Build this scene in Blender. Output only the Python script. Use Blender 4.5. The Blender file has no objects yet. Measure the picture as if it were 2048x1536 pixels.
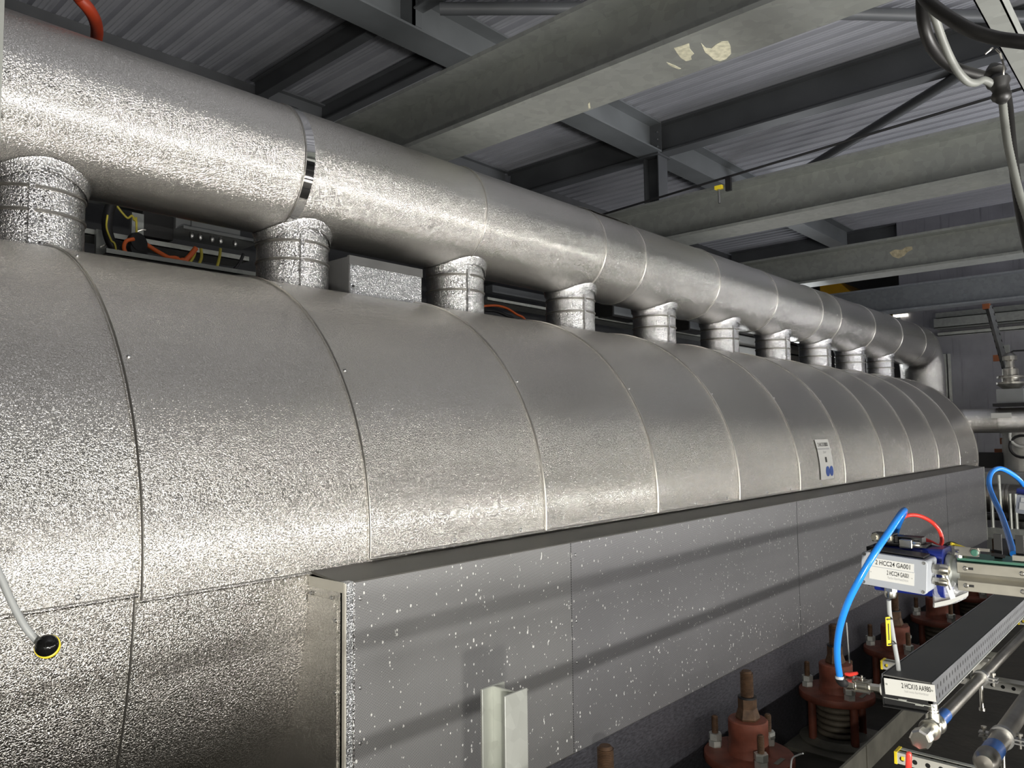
import bpy, math, random
from mathutils import Vector, Matrix
C = bpy.context.scene.collection
R = math.radians
rnd = random.Random(7)

# ------------------------------------------------------------------ camera
YAW, PITCH, ROLL, FPX = 0.736397, 0.065040, -0.011486, 1530.0
fw = Vector((math.cos(PITCH)*math.cos(YAW), math.cos(PITCH)*math.sin(YAW), math.sin(PITCH)))
rt0 = Vector((math.sin(YAW), -math.cos(YAW), 0.0)); up0 = rt0.cross(fw)
rt = math.cos(ROLL)*rt0 + math.sin(ROLL)*up0
up = -math.sin(ROLL)*rt0 + math.cos(ROLL)*up0
cd = bpy.data.cameras.new('camera'); cam = bpy.data.objects.new('camera', cd); C.objects.link(cam)
cd.sensor_width = 36.0; cd.lens = 36.0*FPX/2048.0; cd.clip_start = 0.02; cd.clip_end = 200
cam.matrix_world = Matrix(((rt.x, up.x, -fw.x, 0), (rt.y, up.y, -fw.y, 0), (rt.z, up.z, -fw.z, 0), (0, 0, 0, 1)))
bpy.context.scene.camera = cam

def ray(px, py):
    return fw + rt*((px-1024)/FPX) - up*((py-768)/FPX)
def at(px, py, D=None, X=None, Y=None, Z=None):
    """a point in the place on the sight line through (px, py): D metres deep, or on the plane X, Y or Z"""
    d = ray(px, py)
    if D is not None: t = D
    elif X is not None: t = X/d.x
    elif Y is not None: t = Y/d.y
    else: t = Z/d.z
    return d*t

# ------------------------------------------------------------------ view, world and lights
sc = bpy.context.scene
sc.view_settings.view_transform = 'Standard'; sc.view_settings.look = 'None'
sc.view_settings.gamma = 1.0; sc.view_settings.use_curve_mapping = False
sc.view_settings.exposure = -0.08
w = bpy.data.worlds.new('hall_air'); sc.world = w; w.use_nodes = True
w.node_tree.nodes['Background'].inputs[0].default_value = (0.80, 0.86, 1.0, 1)
w.node_tree.nodes['Background'].inputs[1].default_value = 0.05
def area(name, loc, target, sx, sy, power, col, spread=180):
    l = bpy.data.lights.new(name, 'AREA'); l.shape = 'RECTANGLE'; l.size = sx; l.size_y = sy
    l.energy = power; l.color = col; l.spread = math.radians(spread)
    o = bpy.data.objects.new(name, l); C.objects.link(o); o.location = loc
    dz = (Vector(loc)-Vector(target)).normalized()
    ax = Vector((1, 0, 0)); ax = (ax - dz*ax.dot(dz)).normalized(); ay = dz.cross(ax)
    o.matrix_world = Matrix(((ax.x, ay.x, dz.x, loc[0]), (ax.y, ay.y, dz.y, loc[1]), (ax.z, ay.z, dz.z, loc[2]), (0, 0, 0, 1)))
    return o
area('lamp_line', (5.0, -3.4, -0.62), (5.0, 2.2, -0.62), 19, 0.035, 365, (1.0, 0.97, 0.91))
area('work_lamp', (0.13, -0.2, -0.46), (2.2, 2.2, -0.86), 0.08, 0.08, 24, (1.0, 0.96, 0.86), 120)
area('lamp_row_gallery', (4.5, -3.6, -1.7), (4.5, 2.4, -0.3), 17, 0.7, 150, (1.0, 0.95, 0.87))
area('fill_deck_far', (11.0, -3.6, -1.6), (10.5, 1.0, 3.7), 5, 0.8, 230, (0.92, 0.93, 1.0), 85)  # unseen uplight, added to brighten the far roof deck
area('fill_deck_near', (2.5, -3.6, -1.6), (4.5, 2.0, 3.7), 4, 0.8, 230, (1.0, 0.98, 0.95), 85)  # the same kind of added fill for the deck nearer the camera
area('fill_wall_panel', (16.5, 6.6, 0.2), (11.5, 7.3, 1.0), 0.8, 0.8, 40, (0.95, 0.98, 1.0))  # added light out of view, brightens the pale panel behind the necks

# ------------------------------------------------------------------ mesh helper
ROOTM = {}
class MB:
    def __init__(s): s.v = []; s.f = []; s.sm = []
    def add(s, vs, fs, smooth=False):
        b = len(s.v); s.v += [Vector(p) for p in vs]
        for f in fs: s.f.append([b+i for i in f]); s.sm.append(smooth)
        return s
    def box(s, lo, hi, M=None):
        x0, y0, z0 = lo; x1, y1, z1 = hi
        vs = [Vector(p) for p in ((x0,y0,z0),(x1,y0,z0),(x1,y1,z0),(x0,y1,z0),(x0,y0,z1),(x1,y0,z1),(x1,y1,z1),(x0,y1,z1))]
        if M: vs = [M @ p for p in vs]
        return s.add(vs, [(0,3,2,1),(4,5,6,7),(0,1,5,4),(1,2,6,5),(2,3,7,6),(3,0,4,7)])
    def rbox(s, lo, hi, r, M=None, axis='z', seg=4):
        """box with rounded edges along one axis"""
        ia = 'xyz'.index(axis); iu, iv = [(1,2),(2,0),(0,1)][ia]
        prof = []
        for cx, cy, a0 in ((hi[iu]-r, hi[iv]-r, 0), (lo[iu]+r, hi[iv]-r, 90), (lo[iu]+r, lo[iv]+r, 180), (hi[iu]-r, lo[iv]+r, 270)):
            for k in range(seg+1):
                a = R(a0+90*k/seg); prof.append((cx+r*math.cos(a), cy+r*math.sin(a)))
        n = len(prof); vs = []
        for e in (lo[ia], hi[ia]):
            for u, v in prof:
                p = [0,0,0]; p[ia] = e; p[iu] = u; p[iv] = v; vs.append(Vector(p))
        if M: vs = [M @ p for p in vs]
        fs = [tuple(range(n-1,-1,-1)), tuple(range(n, 2*n))]+[(i, (i+1)%n, n+(i+1)%n, n+i) for i in range(n)]
        return s.add(vs, fs)
    def prism(s, prof, axis, a0, a1, M=None):
        """closed outline (u, v) swept along an axis: X -> (y, z), Y -> (x, z), Z -> (x, y)"""
        n = len(prof); vs = []
        for a in (a0, a1):
            for u, v in prof:
                p = {'X': (a,u,v), 'Y': (u,a,v), 'Z': (u,v,a)}[axis]; vs.append(Vector(p))
        if M: vs = [M @ p for p in vs]
        return s.add(vs, [tuple(range(n)), tuple(range(2*n-1, n-1, -1))]+[(i, n+i, n+(i+1)%n, (i+1)%n) for i in range(n)])
    def tube(s, pts, r, n=12, cap=True, smooth=True):
        pts = [Vector(p) for p in pts]; m = len(pts); rs = r if isinstance(r, (list, tuple)) else [r]*m
        T = [(pts[min(i+1,m-1)]-pts[max(i-1,0)]).normalized() for i in range(m)]
        a = Vector((0,0,1)) if abs(T[0].z) < 0.9 else Vector((1,0,0))
        u = (a - T[0]*a.dot(T[0])).normalized(); vs = []
        for i in range(m):
            u = (u - T[i]*u.dot(T[i])).normalized(); v = T[i].cross(u)
            for k in range(n):
                t = 2*math.pi*k/n; vs.append(pts[i]+(u*math.cos(t)+v*math.sin(t))*rs[i])
        fs = [(i*n+k, i*n+(k+1)%n, (i+1)*n+(k+1)%n, (i+1)*n+k) for i in range(m-1) for k in range(n)]
        s.add(vs, fs, smooth)
        if cap:
            b = len(s.v)-m*n
            s.f.append([b+k for k in range(n-1,-1,-1)]); s.sm.append(False)
            s.f.append([b+(m-1)*n+k for k in range(n)]); s.sm.append(False)
        return s
    def lathe(s, prof, o=(0,0,0), ax=(0,0,1), n=24, smooth=True, ph=0.0):
        """prof: list of (radius, distance along axis)"""
        o = Vector(o); ax = Vector(ax).normalized()
        a = Vector((1,0,0)) if abs(ax.x) < 0.9 else Vector((0,1,0))
        u = (a-ax*a.dot(ax)).normalized(); v = ax.cross(u); vs = []; m = len(prof)
        for r_, h in prof:
            for k in range(n):
                t = 2*math.pi*k/n+ph; vs.append(o+ax*h+(u*math.cos(t)+v*math.sin(t))*max(r_, 1e-5))
        fs = [(i*n+k, i*n+(k+1)%n, (i+1)*n+(k+1)%n, (i+1)*n+k) for i in range(m-1) for k in range(n)]
        s.add(vs, fs, smooth)
        b = len(s.v)-m*n
        s.f.append([b+k for k in range(n-1,-1,-1)]); s.sm.append(False)
        s.f.append([b+(m-1)*n+k for k in range(n)]); s.sm.append(False)
        return s
    def build(s, name, mat, parent=None, local=False, bevel=0):
        root = parent
        while root is not None and root.parent is not None: root = root.parent
        M = ROOTM.get(root.name) if root is not None else None
        vs = s.v if (local or M is None) else [M.inverted() @ p for p in s.v]
        me = bpy.data.meshes.new(name); me.from_pydata([tuple(p) for p in vs], [], s.f); me.validate()
        if len(me.polygons) == len(s.sm):
            me.polygons.foreach_set('use_smooth', s.sm)
        me.materials.append(mat); me.update()
        o = bpy.data.objects.new(name, me); C.objects.link(o)
        if parent is not None: o.parent = parent
        if any(s.sm):
            md = o.modifiers.new('edges', 'EDGE_SPLIT'); md.split_angle = R(40)
        if bevel:
            b = o.modifiers.new('bevel', 'BEVEL'); b.width = bevel; b.segments = 2; b.limit_method = 'ANGLE'
        return o
def tag(o, label, cat, group=None, kind=None):
    o['label'] = label; o['category'] = cat
    if group: o['group'] = group
    if kind: o['kind'] = kind
    return o
def thing(name, label, cat, M=None, group=None):
    o = bpy.data.objects.new(name, None); C.objects.link(o)
    if M is None: M = Matrix()
    if isinstance(M, (tuple, Vector)): M = Matrix.Translation(Vector(M))
    o.matrix_world = M; o.empty_display_size = 0.1
    ROOTM[o.name] = M.copy()
    return tag(o, label, cat, group)
def struct(o, label=None):
    o['kind'] = 'structure'
    if label: o['label'] = label
    return o
def copy_tree(o, label=None, loc=None):
    c = o.copy(); C.objects.link(c)
    if label: c['label'] = label
    if loc is not None: c.location = loc
    for ch in list(o.children):
        d = ch.copy(); C.objects.link(d); d.parent = c
        for g in list(ch.children):
            e = g.copy(); C.objects.link(e); e.parent = d
    return c
def frame(o, u, v):
    """matrix with x along u, z along the part of -v square to u (v points down in the photo), y completing"""
    u = u.normalized(); v = (v-u*v.dot(u)).normalized(); n = u.cross(v)
    return Matrix(((u.x, n.x, -v.x, o.x), (u.y, n.y, -v.y, o.y), (u.z, n.z, -v.z, o.z), (0,0,0,1)))
def smooth_path(pts, k=8):
    pts = [Vector(p) for p in pts]; out = []
    P = [2*pts[0]-pts[1]]+pts+[2*pts[-1]-pts[-2]]
    for i in range(1, len(P)-2):
        a, b, c, d = P[i-1:i+3]
        for j in range(k):
            t = j/k
            out.append(0.5*((2*b)+(c-a)*t+(2*a-5*b+4*c-d)*t*t+(3*b-a-3*c+d)*t**3))
    out.append(pts[-1]); return out
def text(body, size, M, mat, parent, name='lettering', sx=1.0, align='CENTER', ext=0.0):
    cu = bpy.data.curves.new(name, 'FONT'); cu.body = body; cu.size = size; cu.align_x = align; cu.align_y = 'CENTER'
    cu.resolution_u = 3; cu.offset = size*0.012; cu.extrude = ext
    o = bpy.data.objects.new(name, cu); C.objects.link(o); cu.materials.append(mat)
    bpy.context.view_layer.update()
    me = bpy.data.meshes.new_from_object(o.evaluated_get(bpy.context.evaluated_depsgraph_get())); me.name = name
    bpy.data.objects.remove(o); bpy.data.curves.remove(cu)
    me.transform(M @ Matrix.Diagonal((sx, 1, 1, 1))); me.materials.clear(); me.materials.append(mat)
    o = bpy.data.objects.new(name, me); C.objects.link(o); o.parent = parent
    return o

# ------------------------------------------------------------------ materials
def nt(name):
    m = bpy.data.materials.new(name); m.use_nodes = True; t = m.node_tree
    return m, t, t.nodes['Principled BSDF']
def N(t, kind, **kw):
    n = t.nodes.new(kind)
    for k, v in kw.items():
        if k in n.inputs: n.inputs[k].default_value = v
        else: setattr(n, k, v)
    return n
def ramp(t, src, stops):
    n = t.nodes.new('ShaderNodeValToRGB'); e = n.color_ramp.elements
    while len(e) < len(stops): e.new(0.5)
    for el, (p, c) in zip(e, stops):
        el.position = p; el.color = c if len(c) == 4 else (*c, 1)
    t.links.new(src, n.inputs[0]); return n
def coords(t, scale=(1,1,1)):
    tc = t.nodes.new('ShaderNodeTexCoord'); mp = t.nodes.new('ShaderNodeMapping'); mp.inputs['Scale'].default_value = scale
    t.links.new(tc.outputs['Object'], mp.inputs[0]); return mp.outputs[0]
def noise(t, co, scale, detail=3, rough=0.5, dist=0.0):
    n = N(t, 'ShaderNodeTexNoise', Scale=scale, Detail=detail, Roughness=rough, Distortion=dist)
    t.links.new(co, n.inputs['Vector']); return n.outputs['Fac']
def mathn(t, op, a, b=None, c=None):
    n = t.nodes.new('ShaderNodeMath'); n.operation = op
    for i, x in enumerate((a, b, c)):
        if x is None: continue
        if isinstance(x, (int, float)): n.inputs[i].default_value = x
        else: t.links.new(x, n.inputs[i])
    return n.outputs[0]
def mixc(t, fac, a, b):
    n = t.nodes.new('ShaderNodeMix'); n.data_type = 'RGBA'
    if isinstance(fac, (int, float)): n.inputs[0].default_value = fac
    else: t.links.new(fac, n.inputs[0])
    for i, x in ((6, a), (7, b)):
        if isinstance(x, (tuple, list)): n.inputs[i].default_value = x if len(x) == 4 else (*x, 1)
        else: t.links.new(x, n.inputs[i])
    return n.outputs[2]
def bump(t, b, h, strength, distance):
    n = N(t, 'ShaderNodeBump', Strength=strength, Distance=distance); t.links.new(h, n.inputs['Height']); t.links.new(n.outputs[0], b.inputs['Normal']); return n
def simple(name, col, rough=0.5, metal=0.0, var=0.15, scale=6.0, bumps=0.0, bscale=60.0):
    """a plain surface with cloudy variation of its colour"""
    m, t, b = nt(name); co = coords(t)
    f = noise(t, co, scale, 4)
    lo = tuple(c*(1-var) for c in col); hi = tuple(min(1, c*(1+var)) for c in col)
    r_ = ramp(t, f, [(0.3, lo), (0.7, hi)]); t.links.new(r_.outputs[0], b.inputs['Base Color'])
    b.inputs['Roughness'].default_value = rough; b.inputs['Metallic'].default_value = metal
    if bumps: bump(t, b, noise(t, co, bscale, 2), bumps, 0.01)
    return m
def embossed(name, col, rough, strength, scale=115.0, dust=0.0):
    """stucco-embossed aluminium jacket: fine wrinkles, dust settled on what faces up"""
    m, t, b = nt(name); co = coords(t)
    f1 = noise(t, co, scale, 1.0, 0.4, 0.7)
    h = ramp(t, f1, [(0.36, (0,0,0)), (0.5, (1,1,1)), (0.64, (0.1,0.1,0.1))]).outputs[0]
    bump(t, b, h, strength, 0.0026)
    big = noise(t, co, 1.3, 4)
    c1 = ramp(t, big, [(0.3, tuple(c*0.9 for c in col)), (0.7, col)]).outputs[0]
    t.links.new(c1, b.inputs['Base Color'])
    b.inputs['Metallic'].default_value = 1.0; b.inputs['Roughness'].default_value = rough
    if dust:
        d = t.nodes.new('ShaderNodeBsdfDiffuse'); d.inputs[0].default_value = (0.30, 0.28, 0.25, 1)
        g = t.nodes.new('ShaderNodeNewGeometry'); s = t.nodes.new('ShaderNodeSeparateXYZ'); t.links.new(g.outputs['True Normal'], s.inputs[0])
        k = mathn(t, 'MULTIPLY', mathn(t, 'SMOOTH_MIN', mathn(t, 'MAXIMUM', mathn(t, 'MULTIPLY', s.outputs['Z'], 1.6), 0.0), 1.0, 0.2), dust)
        k = mathn(t, 'MULTIPLY', k, mathn(t, 'ADD', mathn(t, 'MULTIPLY', big, 0.6), 0.7))
        mx = t.nodes.new('ShaderNodeMixShader'); t.links.new(k, mx.inputs[0])
        t.links.new(b.outputs[0], mx.inputs[1]); t.links.new(d.outputs[0], mx.inputs[2])
        t.links.new(mx.outputs[0], t.nodes['Material Output'].inputs[0])
    return m
def galvanised(name, col, rough=0.45, stain=0.2, stain_col=(0.42, 0.42, 0.36), metal=0.7):
    m, t, b = nt(name); co = coords(t)
    v = N(t, 'ShaderNodeTexVoronoi', Scale=22.0); t.links.new(co, v.inputs['Vector'])
    f = noise(t, co, 3.0, 5, 0.6)
    c = mixc(t, 0.18, col, v.outputs['Color'])
    sp = N(t, 'ShaderNodeSeparateColor'); t.links.new(v.outputs['Color'], sp.inputs[0])
    spang = mathn(t, 'ADD', mathn(t, 'MULTIPLY', sp.outputs[0], 0.16), 0.92)
    mul = t.nodes.new('ShaderNodeMix'); mul.data_type = 'RGBA'; mul.blend_type = 'MULTIPLY'; mul.inputs[0].default_value = 1
    mul.inputs[6].default_value = (*col, 1)
    cmb = t.nodes.new('ShaderNodeCombineColor')
    for i in range(3): t.links.new(spang, cmb.inputs[i])
    t.links.new(cmb.outputs[0], mul.inputs[7])
    st = ramp(t, f, [(0.55, (0,0,0)), (0.75, (1,1,1))]).outputs[0]
    stv = mathn(t, 'MULTIPLY', st, stain)
    t.links.new(mixc(t, stv, mul.outputs[2], stain_col), b.inputs['Base Color'])
    b.inputs['Metallic'].default_value = metal
    rr = mathn(t, 'ADD', mathn(t, 'MULTIPLY', f, 0.25), rough-0.1); t.links.new(rr, b.inputs['Roughness'])
    return m
M = {}
M['jacket'] = embossed('embossed_aluminium', (0.78, 0.76, 0.72), 0.235, 0.42, 165.0, 0.16)
M['pipe_jacket'] = embossed('embossed_aluminium_pipe', (0.79, 0.775, 0.74), 0.215, 0.42, 165.0, 0.14)
M['neck'] = embossed('embossed_aluminium_bright', (0.85, 0.85, 0.85), 0.2, 0.55, 120.0)
M['seam'] = simple('smooth_aluminium', (0.50, 0.485, 0.45), 0.34, 1.0, 0.08, 20)
M['rail_cover'] = simple('dull_stainless', (0.34, 0.325, 0.28), 0.4, 0.45, 0.25, 9)
M['yellow_dull'] = simple('dull_yellow_wire', (0.42, 0.36, 0.04), 0.5, 0.0, 0.2)
M['pale_bead'] = simple('pale_bead', (0.55, 0.53, 0.47), 0.4, 0.2, 0.08)
M['strap'] = simple('polished_steel', (0.75, 0.75, 0.75), 0.06, 1.0, 0.05)
M['screw'] = simple('screw_steel', (0.45, 0.45, 0.45), 0.35, 1.0, 0.1)
M['galv'] = galvanised('galvanised_steel', (0.355, 0.37, 0.35))
M['galv_blue'] = galvanised('galvanised_bluish', (0.30, 0.32, 0.34), 0.45, 0.05)
M['galv_bright'] = galvanised('galvanised_bright', (0.62, 0.64, 0.60), 0.38, 0.1)
M['paint_dark'] = simple('dark_grey_paint', (0.085, 0.09, 0.095), 0.45, 0.0, 0.15, 2.0)
M['paint_mid'] = simple('mid_grey_paint', (0.13, 0.14, 0.145), 0.45, 0.0, 0.15, 2.0)
M['black'] = simple('black_plastic', (0.010, 0.010, 0.011), 0.5, 0.0, 0.2)
M['black_gloss'] = simple('black_gloss', (0.006, 0.006, 0.006), 0.06, 0.0, 0.1)
M['black_rubber'] = simple('black_rubber', (0.010, 0.0095, 0.009), 0.45, 0.0, 0.3, 15)
M['white'] = simple('white_label', (0.64, 0.64, 0.61), 0.4, 0.0, 0.03)
M['ink'] = simple('black_ink', (0.015, 0.015, 0.015), 0.5, 0.0, 0.1)
M['ink_grey'] = simple('grey_ink', (0.42, 0.42, 0.42), 0.5, 0.0, 0.1)
M['ink_blue'] = simple('blue_ink', (0.01, 0.06, 0.30), 0.5, 0.0, 0.1)
M['box_grey'] = simple('light_grey_plastic', (0.35, 0.37, 0.40), 0.45, 0.0, 0.04)
M['blue_hose'] = simple('blue_polyurethane', (0.02, 0.21, 0.72), 0.18, 0.0, 0.08)
M['blue_dark'] = simple('dark_blue_paint', (0.008, 0.018, 0.16), 0.35, 0.0, 0.2)
M['blue_tape'] = simple('blue_tape', (0.03, 0.11, 0.36), 0.25, 0.0, 0.15, 30)
M['red_hose'] = simple('red_polyurethane', (0.75, 0.06, 0.045), 0.2, 0.0, 0.08)
M['orange'] = simple('orange_sheath', (0.62, 0.115, 0.02), 0.4, 0.0, 0.12)
M['red_hose_dull'] = simple('orange_red_hose', (0.30, 0.035, 0.012), 0.4, 0.0, 0.15)
M['yellow'] = simple('yellow_plastic', (0.85, 0.66, 0.03), 0.4, 0.0, 0.08)
M['crane_yellow'] = simple('yellow_paint', (0.72, 0.38, 0.01), 0.4, 0.0, 0.08)
M['green'] = simple('green_paint', (0.05, 0.17, 0.12), 0.4, 0.0, 0.2)
M['steel'] = simple('stainless_steel', (0.62, 0.60, 0.55), 0.28, 1.0, 0.15, 12)
M['brass'] = simple('nickel_brass', (0.70, 0.68, 0.61), 0.28, 1.0, 0.12, 25)
M['pipe_steel'] = simple('grey_steel_pipe', (0.30, 0.285, 0.26), 0.38, 1.0, 0.3, 9)
M['cable_grey'] = simple('grey_cable', (0.36, 0.375, 0.38), 0.45, 0.0, 0.06)
M['cable_rib'] = simple('ribbed_grey_conduit', (0.17, 0.175, 0.16), 0.5, 0.0, 0.2, 20)
M['redbrown'] = simple('red_oxide_primer', (0.15, 0.042, 0.024), 0.6, 0.0, 0.4, 9, 0.15, 30)
M['rust'] = simple('rusty_thread', (0.085, 0.046, 0.024), 0.6, 0.3, 0.4, 25)
M['spring'] = simple('dusty_spring', (0.13, 0.112, 0.085), 0.6, 0.1, 0.3, 14)
M['floor'] = simple('brown_concrete', (0.022, 0.019, 0.014), 0.75, 0.0, 0.4, 4, 0.3, 25)
M['floor_plate'] = simple('dull_steel_plate', (0.14, 0.135, 0.112), 0.55, 0.4, 0.3, 6)
M['wall_dark'] = simple('dark_wall', (0.06, 0.062, 0.066), 0.7, 0.0, 0.25, 2)
def streaked():
    m, t, b = nt('grey_wall_sheet')
    f = noise(t, coords(t), 1.4, 4, 0.6); g = noise(t, coords(t, (1, 5, 0.35)), 3.0, 4, 0.6)
    base = ramp(t, f, [(0.3, (0.25, 0.25, 0.27)), (0.7, (0.36, 0.36, 0.395))]).outputs[0]
    k = ramp(t, g, [(0.56, (0,0,0)), (0.72, (0.55, 0.55, 0.55))]).outputs[0]
    t.links.new(mixc(t, k, base, (0.10, 0.10, 0.105)), b.inputs['Base Color'])
    b.inputs['Metallic'].default_value = 0.4; b.inputs['Roughness'].default_value = 0.45
    return m
M['wall_grey'] = streaked()
M['tan'] = simple('tan_stain', (0.42, 0.37, 0.25), 0.7, 0.0, 0.3, 30)
M['pale_patch'] = simple('pale_beige_patch', (0.50, 0.48, 0.36), 0.75, 0.0, 0.25, 40)
M['white_wall'] = simple('white_wall', (0.75, 0.75, 0.72), 0.7, 0.0, 0.08, 1)
M['wall_light'] = simple('pale_wall', (0.20, 0.20, 0.20), 0.7, 0.0, 0.1, 1)
M['tray_cover'] = simple('grey_tray_cover', (0.105, 0.105, 0.10), 0.6, 0.0, 0.08, 5)
M['cabinet'] = simple('cabinet_grey', (0.24, 0.25, 0.25), 0.5, 0.0, 0.05)
M['box_sheet'] = embossed('embossed_box_sheet', (0.78, 0.79, 0.82), 0.3, 0.9, 110.0)
def glowing(name, col, s):
    m, t, b = nt(name); b.inputs['Base Color'].default_value = (*col, 1)
    b.inputs['Emission Color'].default_value = (*col, 1); b.inputs['Emission Strength'].default_value = s; return m
M['wall_glow'] = glowing('lit_wall_glow', (1.0, 0.93, 0.78), 2.5)  # emission imitates light falling on a bit of wall
def deck_mat():
    m, t, b = nt('galvanised_deck'); co = coords(t, (1, 0.25, 1))
    f = noise(t, co, 2.2, 5, 0.6)
    t.links.new(ramp(t, f, [(0.3, (0.36, 0.37, 0.40)), (0.7, (0.50, 0.505, 0.545))]).outputs[0], b.inputs['Base Color'])
    b.inputs['Metallic'].default_value = 0.35; b.inputs['Roughness'].default_value = 0.42
    return m
M['deck'] = deck_mat()
def hole_mask(t, co, u, v, pitch, vrows, ru, rv, stagger=0.0):
    """1 inside a row of holes: u = 'X' or 'Z' ... axis along the row; vrows = centre of each row on axis v"""
    s = t.nodes.new('ShaderNodeSeparateXYZ'); t.links.new(co, s.inputs[0]); tot = None
    for i, c in enumerate(vrows):
        a = mathn(t, 'ADD', mathn(t, 'DIVIDE', s.outputs[u], pitch), 100.0+stagger*i)
        a = mathn(t, 'MULTIPLY', mathn(t, 'SUBTRACT', mathn(t, 'FRACT', a), 0.5), pitch/ru)
        bb = mathn(t, 'DIVIDE', mathn(t, 'SUBTRACT', s.outputs[v], c), rv)
        d = mathn(t, 'ADD', mathn(t, 'MULTIPLY', a, a), mathn(t, 'MULTIPLY', bb, bb))
        q = mathn(t, 'LESS_THAN', d, 1.0); tot = q if tot is None else mathn(t, 'MAXIMUM', tot, q)
    return tot
def punched(name, col, u, v, pitch, rows, ru, rv, stagger=0.0, metal=0.8, rough=0.35):
    m, t, b = nt(name); co = coords(t); k = hole_mask(t, co, u, v, pitch, rows, ru, rv, stagger)
    f = noise(t, co, 9, 4); base = ramp(t, f, [(0.3, tuple(c*0.75 for c in col)), (0.7, col)]).outputs[0]
    t.links.new(mixc(t, k, base, (0.004, 0.004, 0.004)), b.inputs['Base Color'])
    t.links.new(mathn(t, 'MULTIPLY', mathn(t, 'SUBTRACT', 1.0, k), metal), b.inputs['Metallic'])
    t.links.new(mathn(t, 'ADD', mathn(t, 'MULTIPLY', k, 0.5), rough), b.inputs['Roughness'])
    return m
M['tray_side'] = punched('perforated_tray_side', (0.42, 0.43, 0.46), 'X', 'Z', 0.030, (-0.013, -0.034), 0.0042, 0.0058, 0.5)
M['strut'] = punched('perforated_strut', (0.66, 0.65, 0.60), 'X', 'Z', 0.026, (-0.012,), 0.0052, 0.0052, 0.0, 0.25, 0.4)
M['strut_far'] = punched('perforated_strut_rail', (0.16, 0.16, 0.155), 'Z', 'X', 0.10, (0.0,), 0.022, 0.012)
def shroud_mat(name, col, rough, holes, specks):
    """flat aluminium sheet, faintly brushed; perforated with fine holes; splashed with white specks"""
    m, t, b = nt(name); co = coords(t)
    big = noise(t, co, 1.1, 4, 0.55)
    base = ramp(t, big, [(0.3, tuple(c*0.85 for c in col)), (0.7, col)]).outputs[0]
    met = 0.45
    if holes:
        s = t.nodes.new('ShaderNodeSeparateXYZ'); t.links.new(co, s.inputs[0]); P = 0.0062
        rowz = mathn(t, 'DIVIDE', s.outputs['Z'], P*0.866)
        par = mathn(t, 'MULTIPLY', mathn(t, 'FRACT', mathn(t, 'MULTIPLY', mathn(t, 'FLOOR', rowz), 0.5)), 1.0)
        fx = mathn(t, 'SUBTRACT', mathn(t, 'FRACT', mathn(t, 'ADD', mathn(t, 'DIVIDE', s.outputs['X'], P), par)), 0.5)
        fz = mathn(t, 'SUBTRACT', mathn(t, 'FRACT', rowz), 0.5)
        d = mathn(t, 'ADD', mathn(t, 'MULTIPLY', fx, fx), mathn(t, 'MULTIPLY', fz, fz))
        k = mathn(t, 'LESS_THAN', d, 0.075)
        base = mixc(t, k, base, (0.03, 0.03, 0.03))
    if specks:
        v = N(t, 'ShaderNodeTexVoronoi', Scale=62.0, Randomness=1.0); co2 = coords(t, (1.0, 0.0, 0.72)); t.links.new(co2, v.inputs['Vector'])
        sp = N(t, 'ShaderNodeSeparateColor'); t.links.new(v.outputs['Color'], sp.inputs[0])
        clump = ramp(t, noise(t, co, 3.4, 3, 0.6), [(0.36, (0,0,0)), (0.50, (1,1,1))]).outputs[0]
        rad = mathn(t, 'MULTIPLY', mathn(t, 'MULTIPLY', mathn(t, 'POWER', sp.outputs[0], 2.6), clump), 0.30)
        k1 = mathn(t, 'LESS_THAN', v.outputs['Distance'], rad)
        n2 = noise(t, coords(t, (1, 1, 0.45)), 85.0, 2, 0.5)
        k2 = mathn(t, 'MULTIPLY', mathn(t, 'GREATER_THAN', n2, 0.70), mathn(t, 'GREATER_THAN', noise(t, co, 7.0, 2), 0.52))
        kk = mathn(t, 'MULTIPLY', mathn(t, 'MAXIMUM', k1, k2), specks)
        base = mixc(t, kk, base, (0.80, 0.80, 0.78))
        t.links.new(mathn(t, 'MULTIPLY', mathn(t, 'SUBTRACT', 1.0, kk), met), b.inputs['Metallic'])
        t.links.new(mathn(t, 'ADD', mathn(t, 'MULTIPLY', kk, 0.3), rough), b.inputs['Roughness'])
    else:
        b.inputs['Metallic'].default_value = met; b.inputs['Roughness'].default_value = rough
    t.links.new(base, b.inputs['Base Color'])
    bump(t, b, noise(t, coords(t, (1, 1, 40)), 14, 2), 0.05, 0.002)
    return m
M['shroud_holes'] = shroud_mat('perforated_sheet', (0.34, 0.34, 0.345), 0.42, True, 1.0)
M['shroud'] = shroud_mat('flat_sheet', (0.31, 0.31, 0.325), 0.40, True, 0.8)
M['shroud_shaded'] = shroud_mat('flat_sheet_shaded', (0.10, 0.096, 0.086), 0.38, False, 0.0)  # shade on the upward ledge is put into this darker sheet colour
def brushed():
    m, t, b = nt('dark_brushed_sheet'); co = coords(t, (3, 1, 14))
    f = noise(t, co, 9, 5, 0.7)
    t.links.new(ramp(t, f, [(0.35, (0.06, 0.06, 0.07)), (0.65, (0.15, 0.15, 0.175))]).outputs[0], b.inputs['Base Color'])
    b.inputs['Metallic'].default_value = 0.6; b.inputs['Roughness'].default_value = 0.42
    bump(t, b, noise(t, coords(t), 70, 3), 0.25, 0.004)
    return m
M['brushed'] = brushed()
def clear_bag():
    m, t, b = nt('clear_polythene'); b.inputs['Base Color'].default_value = (0.50, 0.51, 0.52, 1)
    b.inputs['Roughness'].default_value = 0.22; b.inputs['Alpha'].default_value = 0.30
    bump(t, b, noise(t, coords(t), 45, 2), 0.4, 0.01); return m
M['bag'] = clear_bag()
M['bag_seal'] = simple('bag_seal', (0.26, 0.26, 0.245), 0.5, 0.0, 0.1)
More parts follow.
